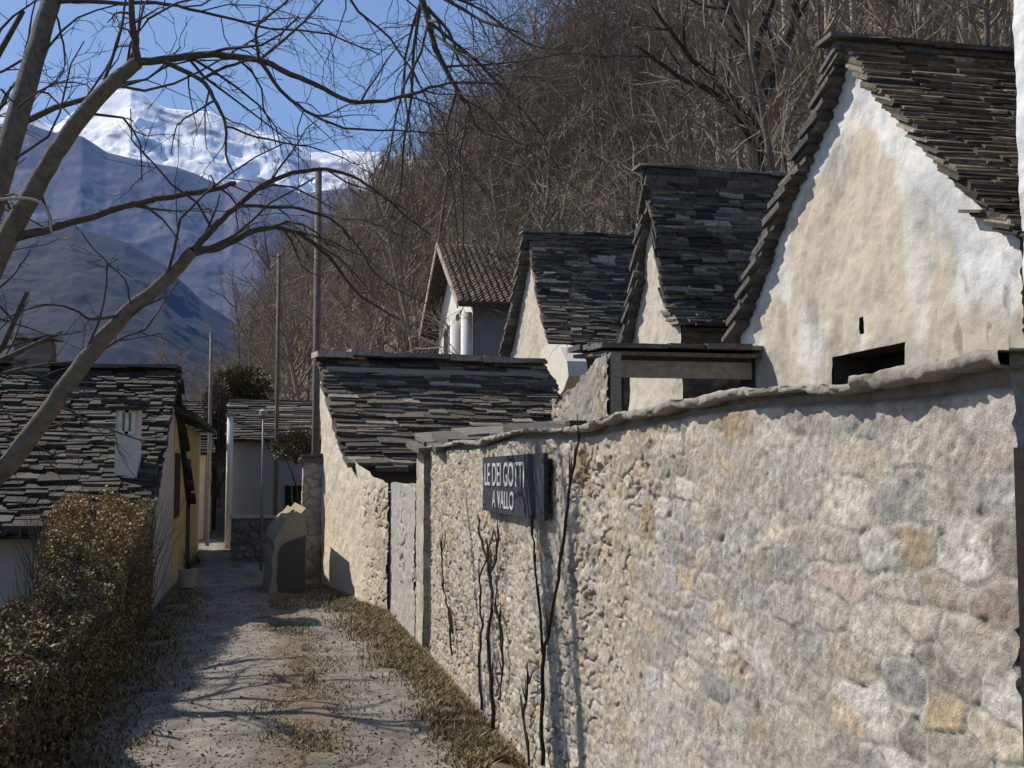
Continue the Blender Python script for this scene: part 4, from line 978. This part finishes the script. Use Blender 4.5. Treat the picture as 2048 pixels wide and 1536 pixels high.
for _ in range(30000):
    y = rs.uniform(24, 300); x = rs.uniform(-20, 175)
    s = (x - FA[0]) * fn[0] + (y - FA[1]) * fn[1]
    if s < 1: continue
    z = float(hill(x, y)); 
    if s > 6 and z < 1.5: continue
    a = pix((x, y, z)); b = pix((x, y, z + 11))
    if a[0] < -150 or a[0] > 2200 or b[1] > 960 or a[1] < -260: continue
    spots.append((x, y, z, math.hypot(x, y)))
# thin out to a spacing that grows with distance
spots.sort(key=lambda q: q[3]); keep = []; cells = {}
for x, y, z, d in spots:
    g = 2.3 + d * .008; kx, ky = int(x // 3), int(y // 3); ok = True
    for a in range(-2, 3):
        for b in range(-2, 3):
            for (u, v_) in cells.get((kx + a, ky + b), ()):
                if (u - x) ** 2 + (v_ - y) ** 2 < g * g: ok = False; break
            if not ok: break
        if not ok: break
    if ok: cells.setdefault((kx, ky), []).append((x, y)); keep.append((x, y, z, d))
NEAR = 60
protos = []
for i, (tr, mb) in enumerate(VAR):
    protos.append(None)
for n_, (x, y, z, d) in enumerate(keep[:NEAR]):
    vi = rs.randint(6)
    if protos[vi] is None:
        t = thing('woodland_tree', 'slender bare leafless tree in the front rows of the wooded slope', 'tree', (x, y, z), group='bare trees in the front rows of the wooded slope')
        VAR[vi][0].build('trunk', M['bark'], t, smooth=True); VAR[vi][1].build('crown', M['twig'], t)
        protos[vi] = t
    else:
        t = protos[vi].copy(); col.objects.link(t)
        for chd in list(protos[vi].children):
            c = chd.copy(); col.objects.link(c); c.parent = t
    t.location = (x, y, z); t.rotation_euler = (0, 0, rs.uniform(0, 6.28)); k = rs.uniform(.75, 1.15); t.scale = (k, k, k * rs.uniform(.95, 1.1))
AV, AF, AC = [], [], []; off = 0
for x, y, z, d in keep[NEAR:]:
    V, F, C = VARR[rs.randint(6)]; a = rs.uniform(0, 6.28); k = rs.uniform(.7, 1.2); ca_, sa_ = math.cos(a) * k, math.sin(a) * k
    W = np.empty_like(V); W[:, 0] = V[:, 0] * ca_ - V[:, 1] * sa_ + x; W[:, 1] = V[:, 0] * sa_ + V[:, 1] * ca_ + y; W[:, 2] = V[:, 2] * k + z
    AV.append(W); AF.append(F + off); tint = rs.uniform(.75, 1.3) * np.array((1, rs.uniform(.93, 1.02), rs.uniform(.85, 1.05))); AC.append(C * tint); off += len(V)
print('forest trees', len(keep))
tag(npmesh('bare_forest', np.concatenate(AV), np.concatenate(AF), np.concatenate(AC), M['twig'], smooth=False), 'brown leafless forest covering the whole hillside above the houses', 'forest', kind='stuff')

# tall trees whose crowns break the skyline of the spur
TALL = [(1000, 120, 66, 'tall leafless tree breaking the skyline of the spur, lowest but one of five'), (1082, -10, 60, 'tall leafless tree breaking the skyline of the spur, middle one of five'), (1170, -70, 56, 'tall leafless tree breaking the skyline of the spur, highest but one of five'),
        (925, 235, 78, 'tall leafless tree breaking the skyline of the spur, lowest and leftmost of five'), (1255, -110, 52, 'tall leafless tree breaking the skyline of the spur, rightmost of five')]
for ti, (px, py, dd, lab) in enumerate(TALL):
    p = at(px, py, dd); zb = float(hill(p.x, p.y)); hgt = max(p.z - zb, 6)
    tr, mb = woodland(300 + ti, hgt, ti % 2 == 1)
    t = thing('tall_tree', lab, 'tree', (p.x, p.y, zb)); tr.build('trunk', M['bark'], t, smooth=True)
    random.seed(900 + ti); tw_ = MB()
    for _ in range(46):
        q0_ = Vector((random.gauss(0, .06), random.gauss(0, .06), random.uniform(.45, .9))) * hgt; a_ = random.uniform(0, 6.28)
        grow(tw_, wander(q0_ * .5 + Vector((0, 0, q0_.z * .5)), Vector((math.cos(a_), math.sin(a_), random.uniform(.4, 1.2))), hgt * random.uniform(.16, .34), 4, .16, .06), .045, .015, 2, (.20, .165, .13), (4, 3, 3), (2.2, 3.2), lenf=(.3, .6), curl=.18, minr=.010)
    mb.v += []; mb.build('crown', M['twig'], t); tw_.build('twigs', M['twig'], t)

# upright pale trunks of the nearer wood at the upper right
random.seed(61); proto_t = None
for i, (px, py, dd) in enumerate([(1585, 250, 44), (1628, 200, 40), (1722, 120, 38), (1752, 130, 43), (1790, 120, 37), (1838, 140, 41), (1862, 150, 46), (1905, 140, 38), (1932, 150, 44), (1968, 150, 39), (1996, 150, 42), (2014, 160, 47), (1462, 300, 45), (1400, 290, 48), (1352, 300, 50)]):
    p = at(px, py, dd); zb = float(hill(p.x, p.y)); zb = min(zb, p.z - 1)
    if proto_t is None:
        tr, mb = MB(), MB(); hgt = 17.
        tp = wander(Vector((0, 0, -.5)), Vector((.02, .03, 1)), hgt, 10, .03, .02); tr.tube(tp, [.16 - .011 * q for q in range(11)], 7, (.34, .30, .25), cap=False)
        for _ in range(16):
            q = random.uniform(.42, .97) * 10; j = min(int(q), 9); a_ = random.uniform(0, 6.28)
            grow(mb, wander(tp[j], Vector((math.cos(a_), math.sin(a_), random.uniform(.5, 1.4))), random.uniform(1.6, 3.6), 5, .14, .06), .045, .016, 2, (.20, .17, .135), (4, 3, 3), (1.4, 2.2), lenf=(.3, .6), curl=.18, minr=.009)
        proto_t = t = thing('slender_tree', 'tall straight pale trunk rising behind the roof of the largest gabled house', 'tree', group='pale trunks of the nearer wood at the upper right')
        tr.build('trunk', M['bark'], t, smooth=True); mb.build('crown', M['twig'], t)
    else:
        t = proto_t.copy(); col.objects.link(t)
        for chd in list(proto_t.children):
            c = chd.copy(); col.objects.link(c); c.parent = t
    t.location = (p.x, p.y, zb); t.rotation_euler = (random.uniform(-.06, .06), random.uniform(-.06, .06), random.uniform(0, 6.28)); k = random.uniform(.8, 1.15); t.scale = (k, k, k)

# the big dark tree standing in front of the forest
random.seed(77)
D2 = 36.0; b0 = at(1516, 500, D2)
dt = thing('dark_tree', 'tall dark forked bare tree rising behind the roof of the narrow gabled house', 'tree', (b0.x, b0.y, b0.z))
DC = (.040, .032, .026)
mb = MB(); mb.tube(poly([(1516, 500), (1514, 400), (1512, 300), (1512, 200)], D2, 4, .6), [.34 - .008 * i for i in range(13)], 10, DC); put(mb.build('trunk', M['bark'], smooth=True), dt)
mb = MB()
for pl, r0, r1 in [([(1512, 215), (1545, 150), (1568, 95), (1588, 40), (1592, -40), (1610, -120)], .26, .08), ([(1512, 205), (1500, 120), (1480, 60), (1440, -20), (1410, -100)], .2, .06), ([(1512, 130), (1520, 60), (1545, 0), (1540, -90)], .15, .06),
                   ([(1513, 320), (1470, 230), (1420, 180), (1370, 160), (1310, 120), (1270, 90)], .14, .04), ([(1512, 260), (1440, 170), (1385, 120), (1340, 60), (1300, 10)], .12, .04), ([(1514, 300), (1580, 270), (1640, 260)], .09, .03)]:
    grow(mb, poly(pl, D2, 3, 2), r0, r1, 3, DC, (7, 5, 3, 3), (.9, 1.1, 1.5), spread=(.4, 1.0), lenf=(.25, .5), grav=.03, curl=.16, minr=.012)
put(mb.build('crown', M['bark'], smooth=True), dt)

# leafy masses: many small leaf faces
def leaves(P, size, cols, seed, up=.0):
    rs = np.random.RandomState(seed); n = len(P)
    a = rs.normal(size=(n, 3)); a /= np.linalg.norm(a, axis=1)[:, None]
    b = np.cross(a, rs.normal(size=(n, 3))); b /= np.linalg.norm(b, axis=1)[:, None]
    s = size * rs.uniform(.55, 1.35, (n, 1)); a = a * s; b = b * s * .55; cr = np.cross(a, b) / s * .35
    V = np.stack([P - a, P + b - cr, P + a, P - b - cr], 1).reshape(-1, 3)
    F = np.arange(4 * n).reshape(-1, 4); ci = rs.randint(0, len(cols), n); C = np.array(cols)[ci] * rs.uniform(.6, 1.4, (n, 1))
    return V, F, np.repeat(C, 4, 0)
hg = thing('hedge', 'thick brown winter hedge along the left side of the lane', 'hedge', (-1.6, 10, -.2))
rs = np.random.RandomState(31); n = 340000
y = 5.0 + 9.6 * rs.rand(n) ** 1.25; 
def hedge_dim(y):
    t = np.clip((y - 5) / 9.6, 0, 1)
    return -1.08 - .13 * t, -1.75 - .55 * sstep(.45, .9, t), .62 + .74 * sstep(.25, .88, t)
xr, xl, zt_h = hedge_dim(y)
bump = (fbm(y * 1.6, y * 0 + 3, 3) - .5)
xr = xr + .22 * bump; zt_h = zt_h + .22 * (fbm(y * 1.9, y * 0 + 8, 3) - .5)
u = rs.rand(n); v = rs.rand(n); sh_ = rs.rand(n)
# points biased to the shell of a rounded box section
th = rs.uniform(-.15, math.pi + .15, n); rad = 1 - np.abs(rs.normal(0, .16, n))
cx = np.sign(np.cos(th)) * np.abs(np.cos(th)) ** .55; cz = np.sign(np.sin(th)) * np.abs(np.sin(th)) ** .55
rad = rad + .16 * (fbm(y * 3.2 + cx * 2, cz * 3 + 11, 3) - .5) * 2
X = (xr + xl) / 2 + (xr - xl) / 2 * cx * rad; Z = -.15 + (zt_h + .15) * np.clip(cz, -.2, 1) * rad
lowm = rs.rand(n) < .34; X = np.where(lowm, xr - np.abs(rs.normal(0, .10, n)) + .10 * (fbm(y * 4, Z * 4, 2) - .5), X); Z = np.where(lowm, -.1 + (zt_h + .05) * rs.rand(n), Z)
P = np.stack([X, y, Z], 1)
LC = [(.20, .14, .065), (.15, .108, .05), (.24, .175, .085), (.10, .078, .034), (.15, .125, .05), (.26, .20, .11), (.13, .085, .045)]
V, F, C = leaves(P, .0165, LC, 3)
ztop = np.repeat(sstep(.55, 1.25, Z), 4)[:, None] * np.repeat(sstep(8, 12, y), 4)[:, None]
C = C * (1 + .5 * ztop * np.array((1.1, .95, .6)))  # sunlight on the far hedge top painted into the leaf colour
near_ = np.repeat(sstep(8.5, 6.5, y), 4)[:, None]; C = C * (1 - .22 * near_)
pale = np.repeat(rs.rand(n) < .006, 4)[:, None]; C = np.where(pale, np.array((.42, .38, .26)), C)
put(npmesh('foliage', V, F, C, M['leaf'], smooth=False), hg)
random.seed(9); mb = MB()
for i in range(1700):
    yy = 5 + 9.6 * random.random(); a, b, c = hedge_dim(np.array(yy)); x = random.uniform(float(b), float(a)); 
    p = Vector((x, yy, random.uniform(0, .6))); q = wander(p, Vector((random.uniform(-.3, .3), random.uniform(-.3, .3), 1)), float(c) - p.z + random.uniform(-.12, .08), 5, .10, 0)
    mb.tube(q, [.006, .005, .004, .003, .0025, .0015], 3, jc((.10, .08, .055), .3), cap=False)
put(mb.build('twigs', M['twig']), hg)

def shrub(name, label, cat, c, r, n, size, cols, seed):
    rs = np.random.RandomState(seed); t = thing(name, label, cat, (c[0], c[1], c[2] - r[2] - .8))
    d = rs.normal(size=(n, 3)); d /= np.linalg.norm(d, axis=1)[:, None]
    k = rs.rand(n, 1) ** .45; k = k * (.62 + .76 * fbm(d[:, 0] * 2.2 + seed, d[:, 2] * 2.2 + d[:, 1] * 1.7, 3))[:, None]
    P = np.array(c) + d * k * np.array(r)
    V, F, C = leaves(P, size, cols, seed)
    put(npmesh('foliage', V, F, C, M['leaf'], smooth=False), t)
    mb = MB(); random.seed(seed)
    for i in range(6):
        q = wander(Vector((c[0] + random.uniform(-.1, .1), c[1], c[2] - r[2] - .9)), Vector((random.uniform(-.3, .3), random.uniform(-.3, .3), 1)), r[2] * 1.7 + .6, 6, .12, .03)
        mb.tube(q, [.02 - .002 * s for s in range(7)], 5, (.07, .055, .045), cap=False)
    put(mb.build('stems', M['bark']), t)
    return t
p = onY(482, 790, 33)
shrub('ochre_shrub', 'ragged olive and ochre bush above the grey house roof', 'bush', tuple(p), (.85, .75, .9), 6500, .05, [(.10, .09, .035), (.14, .105, .04), (.17, .125, .05), (.07, .06, .03)], 4)
p = onY(600, 892, 23.5)
shrub('dry_shrub', 'small dry ochre bush between the two tall poles', 'bush', tuple(p), (.62, .36, .34), 3200, .03, [(.16, .125, .05), (.12, .10, .045), (.09, .08, .035)], 6)
p = onY(436, 842, 31)
shrub('bare_shrub', 'thin reddish brown bush beside the short slim pole', 'bush', tuple(p), (.42, .4, 1.2), 7000, .035, [(.11, .085, .06), (.08, .062, .045), (.14, .11, .085)], 8)

# dry grass on the verges and between the wheel tracks, fallen leaves
def blades(P, h, cols, seed, wdt=.007):
    rs = np.random.RandomState(seed); n = len(P); a = rs.uniform(0, 6.28, n); hh = h * rs.uniform(.4, 1.3, n); lean = rs.uniform(.2, 1.3, n) * hh; b = a + rs.uniform(.8, 2.2, n)
    w_ = np.stack([np.cos(a), np.sin(a), 0 * a], 1) * wdt; L = np.stack([np.cos(b), np.sin(b), 0 * b], 1) * lean[:, None]
    Zv = np.zeros((n, 3)); Zv[:, 2] = hh
    V = np.stack([P - w_, P + w_, P + w_ * .6 + L * .45 + Zv * .65, P - w_ * .6 + L * .45 + Zv * .65, P + w_ * .1 + L + Zv * .9, P - w_ * .1 + L + Zv * .9], 1).reshape(-1, 3)
    i = np.arange(n)[:, None] * 6; F = np.concatenate([i + np.array([0, 1, 2, 3]), i + np.array([3, 2, 4, 5])], 0)
    C = np.array(cols)[rs.randint(0, len(cols), n)] * rs.uniform(.65, 1.35, (n, 1))
    return V, F, np.repeat(C, 6, 0)
rs = np.random.RandomState(3); n = 60000
y = 3.5 + 13.5 * rs.rand(n); edge_r = np.where(y < 13.6, WX - .02, np.interp(y, [13.6, S0.y], [S1.x, S0.x]) - .03)
wv = .20 + .30 * fbm(y * .9, y * 0 + 2, 3) + .12 * sstep(8, 12, y)
x = edge_r - np.abs(rs.normal(0, .48, n)) * wv
k = fbm(x * 4, y * 3, 3) > .27; P = np.stack([x, y, 0 * x - .03], 1)[k]
GC = [(.22, .165, .075), (.17, .135, .055), (.12, .115, .045), (.28, .22, .115), (.15, .105, .055)]
V, F, C = blades(P, .062, GC, 5, .006)
tag(npmesh('verge_grass', V, F, C, M['leaf'], smooth=False), 'dry brown and green grass along the foot of the rubble wall', 'grass', kind='stuff')
n = 26000; y = 3 + 13 * rs.rand(n); x = .16 + rs.normal(.1, .16, n) + .06 * np.sin(y * .8); k = fbm(x * 3, y * 1.6, 3) > .44
V, F, C = blades(np.stack([x, y, 0 * x - .01], 1)[k], .032, GC, 7, .005)
tag(npmesh('track_grass', V, F, C, M['leaf'], smooth=False), 'low brown grass strip between the wheel tracks of the lane', 'grass', kind='stuff')
n = 12000; y = 4 + 12.5 * rs.rand(n); x = -1.14 + np.abs(rs.normal(0, .22, n)) ; k = fbm(x * 4 + 9, y * 3, 3) > .36
V, F, C = blades(np.stack([x, y, 0 * x - .03], 1)[k], .06, GC, 8)
tag(npmesh('hedge_grass', V, F, C, M['leaf'], smooth=False), 'short brown grass along the foot of the hedge', 'grass', kind='stuff')
n = 700; y = 3 + 14 * rs.rand(n); x = np.where(rs.rand(n) < .5, rs.uniform(-1.1, 1.4, n), -1.0 + np.abs(rs.normal(0, .3, n)))
V, F, C = leaves(np.stack([x, y, 0 * x + .012], 1), .019, [(.2, .13, .065), (.26, .19, .11), (.15, .095, .05)], 12)
tag(npmesh('fallen_leaves', V, F, C, M['leaf'], smooth=False), 'scattered brown fallen leaves on the lane', 'leaves', kind='stuff')

# a second bare tree left of the frame, whose branch shadows cross the lane
random.seed(55)
ot = thing('bare_tree', 'bare garden tree left of the frame that casts branch shadows over the lane', 'tree', (-4.2, 9.9, -1.1))
otr, oc = MB(), MB()
tp = wander(Vector((-4.2, 9.9, -1.2)), Vector((.05, -.02, 1)), 5.2, 7, .06, .03); otr.tube(tp, [.17 - .014 * i for i in range(8)], 10, BK); put(otr.build('trunk', M['bark'], smooth=True), ot)
for i in range(18):
    p = tp[3 + i % 5]; a_ = i * 2.4; d = Vector((math.cos(a_), math.sin(a_), random.uniform(.5, 1.1)))
    grow(oc, wander(p, d, random.uniform(2.0, 3.0), 6, .14, .02), .055, .02, 2, BK2, (6, 4, 3), (2.6, 3.4), grav=.0, curl=.18, minr=.004)
put(oc.build('crown', M['bark'], smooth=True), ot)
# loose pebbles pressed into the gravel of the lane
rs = np.random.RandomState(44); n = 14000; y = 3.2 + 13 * rs.rand(n) ** 1.3; x = .16 + rs.uniform(-1.3, 1.25, n)
oct_ = np.array([(1, 0, 0), (0, 1, 0), (-1, 0, 0), (0, -1, 0), (0, 0, 1), (0, 0, -.6)], float); of = np.array([(0, 1, 4), (1, 2, 4), (2, 3, 4), (3, 0, 4), (1, 0, 5), (2, 1, 5), (3, 2, 5), (0, 3, 5)])
sz = .003 + .012 * rs.rand(n) ** 3; an = rs.uniform(0, 6.28, n); sq = rs.uniform(.6, 1.3, (n, 1, 3)) * np.array((1, 1, .6))
O = oct_[None] * sz[:, None, None] * sq; ca_, sa_ = np.cos(an)[:, None], np.sin(an)[:, None]
lu_ = (x - .16) / 1.28; zg = -.022 + .03 * (1 - lu_ ** 2) + (fbm(x * 3, y * 3, 4) - .5) * .05 - .02 * np.exp(-((np.abs(lu_) - .5) / .18) ** 2)
V = np.stack([O[..., 0] * ca_ - O[..., 1] * sa_ + x[:, None], O[..., 0] * sa_ + O[..., 1] * ca_ + y[:, None], O[..., 2] + zg[:, None] + .002], -1).reshape(-1, 3)
F = (np.arange(n)[:, None, None] * 6 + of[None]).reshape(-1, 3); pc = np.array([(.20, .185, .165), (.16, .146, .13), (.26, .24, .215), (.18, .15, .12)])[rs.randint(0, 4, n)] * rs.uniform(.7, 1.25, (n, 1))
tag(npmesh('pebbles', V, F, np.repeat(pc, 6, 0), M['stone'], smooth=False), 'loose grey pebbles strewn over the gravel lane', 'pebbles', kind='stuff')

# ------------------------------------------------------------------ air between here and the mountains
mb = MB(); mb.box((-6200, -1900, -330), (6600, 9400, 2500), (1, 1, 1))
hz = mb.build('haze', None); hz['kind'] = 'stuff'; hz['label'] = 'thin blue mountain haze filling the valley air'; hz['category'] = 'haze'
hm = bpy.data.materials.new('haze'); hm.use_nodes = True; hn = hm.node_tree.nodes; hn.clear()
pv = hn.new('ShaderNodeVolumePrincipled'); ho = hn.new('ShaderNodeOutputMaterial'); hm.node_tree.links.new(pv.outputs[0], ho.inputs['Volume'])
pv.inputs['Color'].default_value = (.16, .37, 1.0, 1); pv.inputs['Density'].default_value = 6.5e-5; pv.inputs['Anisotropy'].default_value = 0.0
hz.data.materials.append(hm)
